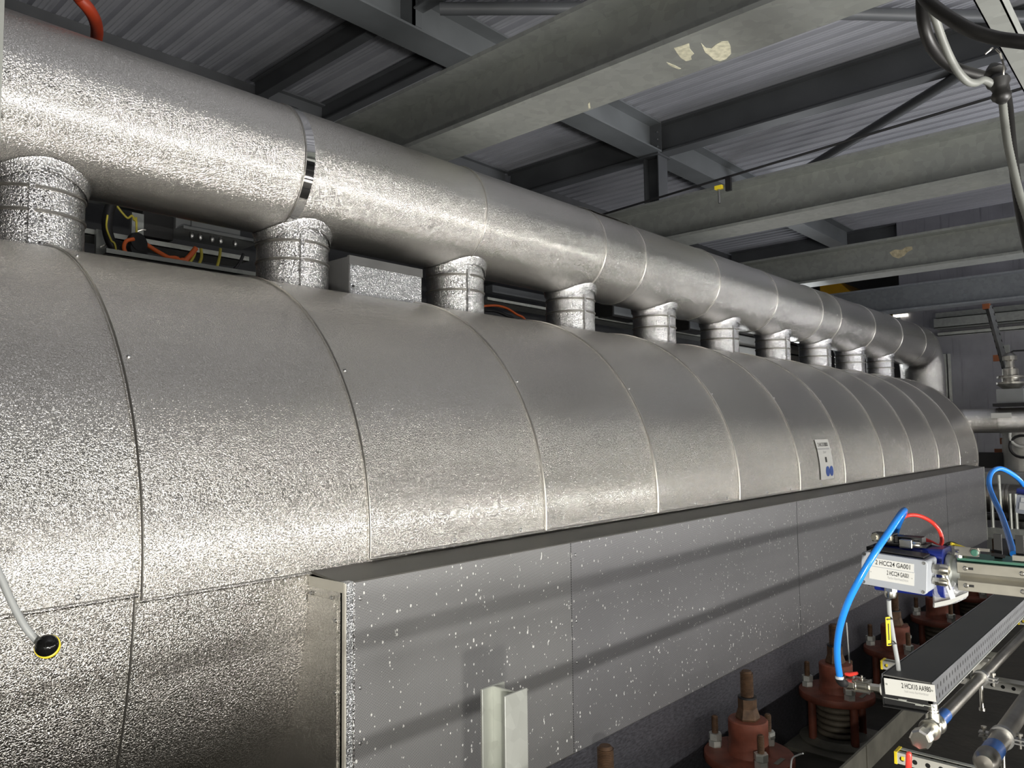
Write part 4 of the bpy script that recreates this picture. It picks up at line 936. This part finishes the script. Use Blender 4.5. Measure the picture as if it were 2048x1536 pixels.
ribbed([(1846, -40, 1.5), (1858, 2, 1.52), (1872, 42, 1.55), (1886, 82, 1.57), (1900, 115, 1.59), (1916, 143, 1.60), (1934, 162, 1.61), (1950, 166, 1.62), (1966, 160, 1.63), (1984, 168, 1.64), (1997, 180, 1.65)], 0.0078, 'ribbed grey conduit drooping in a curve at the top right')
ribbed([(2004, 190, 1.65), (2009, 240, 1.65), (2016, 290, 1.64), (2027, 340, 1.63), (2041, 395, 1.62), (2060, 450, 1.6)], 0.0078, 'ribbed grey conduit running down the right edge')
hose('black_cable', [(2008, 170, 1.68), (2016, 215, 1.68), (2022, 280, 1.67), (2030, 350, 1.66), (2042, 430, 1.65), (2062, 520, 1.62)], 0.010, 'black_rubber', 'black cable running down beside the conduit at the right edge', 'cable')
t = thing('tape_bundle', 'bunched black tape tying cables under the channel', 'cable tie', at(1998, 175, D=1.64))
b = MB(); b.tube(smooth_path([at(1985, 130, D=1.66), at(1992, 150, D=1.65), at(1998, 170, D=1.64), at(2003, 192, D=1.64), at(2006, 205, D=1.65)], 4), [0.008, 0.014, 0.018, 0.022, 0.017, 0.016, 0.021, 0.024, 0.02, 0.017, 0.015, 0.019, 0.02, 0.018, 0.014, 0.01, 0.008], 10); b.build('wrap', M['black_rubber'], t)
for (x0, y0), (x1, y1) in (((1970, 108), (1985, 96)), ((1992, 98), (2004, 118)), ((2004, 118), (2007, 150))):
    b = MB(); b.tube([at(x0, y0, D=1.62), at((x0+x1)/2+2, (y0+y1)/2-2, D=1.615), at(x1, y1, D=1.62)], 0.0022, 6); b.build('wire', M['steel'], t)

hose('thin_wire', [(1693, 1245, 1.95), (1696, 1285, 1.95), (1699, 1326, 1.95)], 0.0016, 'cable_grey', 'thin pale wire hanging straight down just right of the blue hose', 'wire', 3, 6)
hose('thin_wire', [(1606, 1507, 3.4), (1596, 1510, 3.45), (1584, 1518, 3.5), (1581, 1545, 3.5)], 0.0035, 'cable_grey', 'pale bent wire beside the spring support with the bare rod', 'wire', 5, 6)
# ------------------------------------------------------------------ unseen rails, added to throw dark bands across the casing
hr = thing('shadow_rails', 'unseen tubular rails added beyond the right edge to cast shadow bands on the casing', 'shadow_rails', (2, -0.3, WZ))
for z in (-0.665, -0.866):
    b = MB(); b.tube([(-0.2, -0.3, z), (3, -0.3, z), (9.0, -0.3, z)], 0.019, 14); b.build('rail', M['pipe_steel'], hr)
for x in (1.05, 2.6, 4.15, 5.7, 7.2):
    b = MB(); b.tube([(x, -0.3, WZ), (x, -0.3, -0.665)], 0.02, 12); b.build('post', M['pipe_steel'], hr)

# ------------------------------------------------------------------ things seen in the gap between tank and duct
QY = 5.15
def gp(px, py, y=QY): return at(px, py, Y=y)
t = thing('instrument_cabinet', 'grey instrument cabinet behind the tank between the first two necks', 'cabinet', gp(420, 490))
a, c = gp(352, 425), gp(480, 487)
b = MB(); b.box((a.x, QY, c.z+0.02), (c.x, QY+0.25, a.z+0.12)); b.build('body', M['cabinet'], t)
d0 = gp(381, 440)
b = MB(); b.box((d0.x, QY-0.02, c.z+0.03), (c.x-0.03, QY, a.z+0.10)); dd = b.build('door', M['cabinet'], t)
l0, l1 = gp(417, 467, QY-0.021), gp(449, 479, QY-0.021)
b = MB(); b.box((l0.x, QY-0.023, l1.z), (l1.x, QY-0.02, l0.z-0.01)); lb = b.build('label_plate', M['white'], dd)
b = MB(); b.box((l0.x+0.012, QY-0.0245, l1.z+0.008), (l0.x+0.035, QY-0.023, l0.z-0.016)); b.build('print', M['ink'], lb)
b = MB(); b.box((a.x, QY-0.12, c.z), (c.x+0.1, QY+0.2, c.z+0.02)); b.build('gland_plate', M['cabinet'], t)
for px in (383, 400, 424, 441, 470):
    p = gp(px, 489, QY-0.06); b = MB(); b.lathe([(0.012, 0), (0.016, -0.012), (0.016, -0.03), (0.008, -0.045)], (p.x, QY-0.06, c.z), (0, 0, 1), 10); b.build('cable_gland', M['screw'], t)
t = thing('switch_box', 'small dark switch box with bright clips left of the instrument cabinet', 'box', gp(320, 460))
a, c = gp(288, 424), gp(349, 480)
b = MB(); b.box((a.x, QY+0.02, c.z), (c.x, QY+0.2, a.z+0.05)); b.build('body', M['black_rubber'], t)
a2, c2 = gp(264, 424), gp(287, 474)
b = MB(); b.box((a2.x, QY, c2.z), (c2.x, QY+0.03, a2.z)); b.build('side_plate', M['galv'], t)
p = gp(270, 464, QY-0.02); b = MB(); b.tube([p, p+Vector((0.04, -0.02, 0.02)), p+Vector((0.06, -0.02, 0.02))], 0.006, 8); b.build('clip', M['steel'], t)
t = thing('hanger_plate', 'small grey hanger plate with a bright clip beside the first neck', 'bracket', gp(203, 480))
a2, c2 = gp(193, 458), gp(212, 500)
b = MB(); b.box((a2.x, QY, c2.z-0.06), (c2.x, QY+0.03, a2.z)); b.build('plate', M['galv'], t)
p = gp(200, 494, QY-0.02); b = MB(); b.tube([p, p+Vector((0.05, -0.02, 0.03)), p+Vector((0.07, -0.02, 0.03))], 0.006, 8); b.build('clip', M['steel'], t)
a, c = gp(150, 395, 5.7), gp(290, 420, 5.7)
b = MB(); b.box((a.x-1, 5.7, c.z), (c.x+0.1, 5.8, c.z+0.16)); tag(b.build('pale_beam', M['cabinet']), 'pale horizontal beam high in the gap beside the first neck', 'beam')
def tray_line(px0, py0, px1, y_, x0, x1, h, name, mat, label):
    z = gp(px0, py0, y_).z; b = MB(); b.box((x0, y_, z-h), (x1, y_+0.02, z)); b.box((x0, y_, z-h), (x1, y_+0.25, z-h+0.003)); return tag(b.build(name, M[mat]), label, 'cable tray')
x_0, x_1 = gp(170, 500).x, gp(505, 520).x
tray_line(330, 484, 0, QY+0.05, x_0, x_1, 0.035, 'wire_tray', 'galv_bright', 'bright tray edge under the instrument cabinet')
tray_line(330, 515, 0, QY-0.35, x_0, x_1, 0.03, 'wire_tray', 'galv', 'lower grey tray edge just above the tank shell, under the cabinet')
tray_line(1010, 600, 0, QY, gp(975, 600).x, gp(1480, 660).x, 0.03, 'wire_tray', 'galv_bright', 'thin bright tray edge behind the necks in mid picture')
a, c = gp(985, 585, 5.4), gp(1195, 620, 5.4)
b = MB(); b.box((a.x, 5.4, c.z-0.02), (c.x+2.0, 5.5, a.z+0.08)); tag(b.build('dark_beam', M['paint_dark']), 'dark web of a beam behind the fourth and fifth necks', 'beam')
for px0, px1, py0, py1, l in ((1196, 1255, 605, 646, 'dark grey box behind the duct right of the fourth neck'), (1350, 1392, 640, 670, 'dark grey box behind the duct right of the fifth neck')):
    a, c = gp(px0, py0), gp(px1, py1); t = thing('terminal_box', l, 'box', c)
    b = MB(); b.box((a.x, QY-0.2, c.z), (c.x, 5.41, a.z+0.05)); b.build('body', M['black_rubber'], t)
    b = MB(); b.box((a.x+0.02, QY-0.21, c.z+0.02), (c.x-0.02, QY-0.2, a.z)); b.build('lid', M['paint_mid'], t)
def gcab(pts, r, mat, label, y_=QY-0.1, name='cable'):
    P = [gp(x, y2, y_+(dy if dy else 0)) for x, y2, dy in pts]; e = P[-1]; P += [Vector((e.x+0.02, e.y, e.z-0.35)), Vector((e.x+0.02, e.y, FZ+0.02))]
    b = MB(); b.tube(smooth_path(P, 6), r, 10); return tag(b.build(name, M[mat]), label, 'cable')
gcab([(228, 398, 0), (217, 425, 0), (214, 455, 0), (222, 485, 0), (240, 508, 0), (262, 530, 0)], 0.032, 'black', 'thick black cable bowing down behind the first neck')
gcab([(215, 430, -0.05), (213, 455, -0.05), (222, 480, -0.05), (232, 500, -0.05)], 0.006, 'yellow_dull', 'thin yellow-green wire along the thick black cable')
gcab([(234, 412, 0), (244, 425, 0), (255, 436, 0), (268, 440, 0)], 0.007, 'yellow_dull', 'short yellow-green wire below the duct near the first neck')
gcab([(268, 478, -0.1), (253, 482, -0.1), (248, 496, -0.1), (256, 512, -0.1), (268, 520, -0.1)], 0.012, 'orange', 'orange cable loop around the black cable drum')
gcab([(284, 483, 0), (310, 500, 0), (335, 514, 0), (362, 528, 0)], 0.014, 'orange', 'orange cable drooping left below the cabinet')
gcab([(392, 496, 0), (383, 508, 0), (372, 520, 0), (360, 532, 0)], 0.018, 'orange', 'bundle of orange cable dropping from the cabinet glands')
gcab([(390, 495, 0), (388, 512, 0), (376, 530, 0), (366, 540, 0)], 0.010, 'yellow_dull', 'yellow-green wire leaving the first cabinet gland')
gcab([(402, 497, 0), (403, 515, 0), (396, 532, 0), (388, 545, 0)], 0.010, 'yellow_dull', 'yellow-green wire leaving the second cabinet gland')
gcab([(441, 497, 0), (439, 515, 0), (434, 535, 0), (432, 550, 0)], 0.010, 'yellow_dull', 'yellow-green wire leaving the cabinet gland near its right side')
gcab([(487, 508, 0), (478, 528, 0), (462, 545, 0), (450, 555, 0)], 0.012, 'black', 'black cable curving down right of the cabinet')
gcab([(960, 613, 0), (990, 611, 0), (1012, 616, 0), (1032, 628, 0), (1052, 645, 0)], 0.012, 'orange', 'orange cable arching between the third and fourth necks')
gcab([(962, 620, 0.05), (990, 622, 0.05), (1010, 630, 0.05), (1030, 645, 0.05)], 0.016, 'black', 'black cable under the orange one between third and fourth necks')
t = thing('cable_drum', 'round black cable coil behind the first gap', 'coil', gp(270, 495))
for k, py in ((0, 487), (1, 502)):
    p = gp(270, py, QY-0.12); b = MB(); b.lathe([(0.02, 0), (0.062, 0.004), (0.066, 0.02), (0.062, 0.04), (0.02, 0.045)], p, (0.3, -1, 0.15), 24); b.build('coil', M['black'], t)
pw = gp(1490, 690, 7.38)
b = MB(); b.box((pw.x-0.9, 7.36, pw.z-1.6), (pw.x+3.5, 7.39, pw.z+1.0)); tag(b.build('wall_panel', M['white_wall']), 'pale wall panel glimpsed between the far necks', 'panel')
for dz in (-0.04, 0.2):
    b = MB(); b.tube([(pw.x-0.9, 7.345, pw.z+dz), (pw.x+3.5, 7.345, pw.z+dz)], 0.02, 8); tag(b.build('thin_pipe', M['black_rubber']), ('lower' if dz < 0 else 'upper')+' dark thin pipe in front of the pale wall panel', 'pipe')
# ------------------------------------------------------------------ far end, right
b = MB(); p0 = at(1640, 577, X=15.9); p1 = at(1706, 592, X=15.9)
b.prism([(p0.y, p1.z-0.05), (p1.y, p1.z-0.05), (p1.y, p1.z+0.05), (p0.y-0.35, p0.z+0.12), (p0.y, p0.z+0.12)], 'X', 15.9, 19.8)
tag(b.build('crane_girder', M['crane_yellow']), 'yellow girder peeping over the far duct end', 'girder')
p0 = at(1786, 632, X=14.9); p1 = at(1815, 629, X=14.9)
t = thing('lit_wall_strip', 'short glowing strip standing in for a lit strip of wall by the far duct end', 'glow', (14.9, p0.y, p0.z))  # made to glow in place of a lit strip of wall
b = MB(); b.box((14.9, p1.y, p0.z-0.03), (14.94, p0.y, p0.z+0.02)); b.build('glow_face', M['wall_glow'], t)
b = MB(); b.box((14.88, p1.y, p0.z+0.02), (14.96, p0.y, p0.z+0.045)); b.build('strip_backing', M['cabinet'], t)
for i, (py, h, d, mat, l) in enumerate(((622, 0.10, 0.2, 'galv', 'upper horizontal rail on the far wall under the last crossbeam'), (640, 0.16, 0.35, 'galv', 'broad middle rail on the far wall under the last crossbeam'), (660, 0.06, 0.12, 'galv_bright', 'thin bright lowest rail on the far wall'))):
    z = at(1950, py, X=14.6).z; b = MB(); b.box((14.94-d, -5, z-h/2), (14.94, 3.4, z-h/2+0.012)); b.box((14.94-d, -5, z-h/2), (14.94-d+0.012, 3.4, z+h/2)); tag(b.build('wall_rail', M[mat]), l, 'rail')
# branch pipe and its valve, supports
bp = thing('branch_pipe', 'aluminium clad branch pipe leaving the domed tank end', 'pipe', (12.62, 2.0, 0.1))
PXC = 12.62; zc_ = at(2000, 841, X=PXC).z
b = MB(); b.lathe([(0.175, 0), (0.175, 0.75), (0.182, 0.755), (0.182, 0.79), (0.175, 0.80), (0.175, 1.18), (0.182, 1.185), (0.182, 1.2), (0.175, 1.21), (0.175, 6.5)], (PXC, 3.35, zc_), (0, -1, 0), 36); b.build('cladding', M['pipe_jacket'], bp)
p = at(1999, 831, X=PXC-0.18); q = MB(); q.box((PXC-0.185, p.y-0.14, p.z-0.035), (PXC-0.177, p.y+0.1, p.z+0.035)); q.build('label_plate', M['white'], bp)
yb = at(2026, 840, X=PXC).y; zt = zc_+0.175
gv = thing('control_valve', 'tall chrome stemmed valve standing on the branch pipe', 'valve', (PXC, yb, zt))
zz = lambda py: at(2026, py, X=PXC).z
b = MB(); b.box((PXC-0.14, yb-0.16, zt+0.06), (PXC+0.14, yb+0.16, zz(778))); b.build('body', M['cabinet'], gv)
b = MB(); b.box((PXC-0.2, yb-0.3, zt+0.02), (PXC+0.2, yb+0.2, zt+0.06)); b.build('yoke', M['black'], gv)
b = MB(); b.lathe([(0.10, zz(778)), (0.18, zz(768)), (0.18, zz(764)), (0.11, zz(763)), (0.11, zz(757)), (0.17, zz(756)), (0.17, zz(752)), (0.10, zz(750)), (0.10, zz(738)), (0.055, zz(734)), (0.055, zz(722)), (0.09, zz(720)), (0.09, zz(712)), (0.05, zz(706)), (0.0, zz(704))], (PXC, yb, 0), (0, 0, 1), 20); b.build('spindle', M['steel'], gv)
b = MB(); b.tube([(PXC, yb, zz(706)), (PXC, yb-0.05, zz(702)), (PXC, yb-0.5, zz(703))], 0.012, 8); b.build('arm', M['black'], gv)
b = MB(); x_ = 13.16; pa, pb = at(1977, 612, X=x_), at(2013, 742, X=x_)
t = thing('diagonal_strut', 'dark perforated strut with orange end hanging aslant from the last crossbeam', 'strut', pb)
b.tube([pa, pa.lerp(pb, 0.5), pb], 0.05, 4, True, False); b.build('channel', M['strut_far'], t)
b = MB(); b.box(pa+Vector((-0.06, -0.02, -0.045)), pa+Vector((0.055, 0.07, 0.045))); b.build('end_cap', M['rust_cap'], t)['label'] = 'orange end cap'
pv = at(2012, 715, X=14.2); pw_ = at(2014, 940, X=14.2)
t = thing('support_post', 'perforated upright behind the branch pipe with orange caps', 'post', pw_)
b = MB(); b.box((14.2, pv.y-0.05, pw_.z-1), (14.25, pv.y+0.05, pv.z+0.2)); b.build('channel', M['galv'], t)
for px, py in ((1997, 716), (2011, 882), (2000, 904)):
    p = at(px, py, X=14.1); b = MB(); b.box(p+Vector((-0.03, -0.07, -0.05)), p+Vector((0.03, 0.07, 0.05))); b.build('end_cap', M['rust_cap'], t)
p = at(2017, 904, X=14.05); b = MB(); b.box(p+Vector((-0.02, -0.08, -0.2)), p+Vector((0.0, 0.08, 0.2))); o = b.build('face_plate', M['white'], t)
for dz in (-0.12, 0.0, 0.12): 
    b = MB(); b.box(p+Vector((-0.026, -0.035, dz-0.03)), p+Vector((-0.02, 0.035, dz+0.03))); b.build('slot', M['black'], o)
p = at(2040, 910, X=13.6)
b = MB(); b.lathe([(0.28, -1.6), (0.28, 0.55)], (13.7, p.y-0.05, p.z), (0, 0, 1), 30); tag(b.build('vertical_vessel', M['pipe_jacket']), 'upright clad vessel at the right edge under the branch pipe', 'vessel')
for z in (872, 893):
    p = at(2045, z, X=13.3); b = MB(); b.tube([p+Vector((0, 0.16*math.cos(R(a)), 0.16*math.sin(R(a)))) for a in range(0, 361, 20)], 0.02, 8); tag(b.build('handwheel', M['white'] if z == 872 else M['black']), ('white' if z == 872 else 'black')+' handwheel at the right edge below the branch pipe', 'handwheel')
lp_ = at(2005, 997, X=12.9)
lowp = thing('lower_pipe', 'dull clad pipe crossing behind the far end of the casing', 'pipe', (12.9, 1.0, lp_.z))
b = MB(); b.lathe([(0.20, 0), (0.20, 6.0)], (12.9, 2.6, lp_.z), (0, -1, 0), 30); b.build('cladding', M['pipe_steel'], lowp)
for px in (2004, 2011):
    y_ = at(px, 997, X=12.75).y; b = MB(); b.lathe([(0.202, 0), (0.208, 0.005), (0.208, 0.03), (0.202, 0.035)], (12.9, y_, lp_.z), (0, -1, 0), 30); b.build('band', M['steel'], lowp)
p = at(2000, 1034, X=12.6); b = MB(); b.tube([(12.6, 2.4, p.z), (12.6, -2.5, p.z)], 0.05, 12); tag(b.build('black_pipe', M['black_rubber']), 'thin black pipe under the dull lower pipe', 'pipe')
fp0, fp1 = at(1976, 1060, X=12.2), at(2045, 1070, X=12.2)
fr = thing('floor_stand', 'bright steel frame on the floor past the end of the casing', 'frame', (12.2, fp0.y, FZ))
b = MB(); b.box((12.2, -0.8, fp0.z-0.10), (12.3, fp0.y+0.2, fp0.z+0.03)); b.build('top_rail', M['galv_bright'], fr)
for px in (1985, 2022, 2033):
    y_ = at(px, 1050, X=12.25).y; b = MB(); b.tube([(12.28, y_, fp0.z), (12.28, y_, fp0.z+0.5)], 0.022, 8); b.build('upright', M['galv_bright'], fr)
for y_ in (fp0.y, -0.6):
    b = MB(); b.box((12.2, y_-0.05, FZ), (12.3, y_+0.05, fp0.z-0.1)); b.build('leg', M['galv'], fr)
b = MB(); pa, pb = at(1997, 950, X=12.0), at(2004, 1050, X=12.0); b.tube([pa, pa.lerp(pb, 0.5), pb], 0.018, 8); tag(b.build('conduit', M['galv_bright']), 'slim upright conduit in front of the dull lower pipe', 'conduit')
p = at(1990, 960, X=13.2); b = MB(); b.box((13.2, p.y-0.45, p.z-0.22), (13.4, p.y+0.25, p.z+0.12)); tag(b.build('wall_box', M['cabinet']), 'small grey box above the dull lower pipe', 'box')
p = at(1998, 921, X=13.9); b = MB(); b.box((13.9, p.y-0.3, p.z-0.12), (14.15, p.y+0.35, p.z+0.12)); tag(b.build('dark_box', M['black']), 'black box under the branch pipe near the dome', 'box')
for px0, px1 in ((1887, 1893), (1896, 1901)):
    pA = at(px0, 735, X=14.88); pB = at(px1, 735, X=14.88); b = MB(); b.box((14.88, pB.y, -1), (14.94, pA.y, 1.3)); tag(b.build('upright_channel', M['galv_bright']), ('left' if px0 == 1887 else 'right')+' slim bright upright beside the duct elbow', 'channel')
pA = at(1810, 735, X=14.6)
for k, px in enumerate((1812, 1832)):
    q = at(px, 740, X=15.4); b = MB(); b.box((15.4, q.y-0.14, -0.5), (15.45, q.y+0.10, 2.2)); tag(b.build('rack_upright', M['galv_bright']), ('left' if k == 0 else 'right')+' bright rack upright seen under the far duct', 'rack')

# posts behind the tank that carry the trays, boxes and beam seen in the gap
for k, (x, y_, zt_) in enumerate(((x_0+0.05, QY+0.06, 1.16), (x_1-0.05, QY+0.06, 1.10), (4.5, QY+0.02, 1.03), (8.0, QY+0.02, 1.0))):
    b = MB(); b.box((x-0.03, y_, FZ), (x+0.03, y_+0.06, zt_)); b.box((x-0.08, y_-0.03, FZ), (x+0.08, y_+0.09, FZ+0.01))
    tag(b.build('rack_post', M['paint_dark']), 'dark rack post behind the tank, %s from the near end' % ('first', 'second', 'third', 'fourth')[k], 'post')
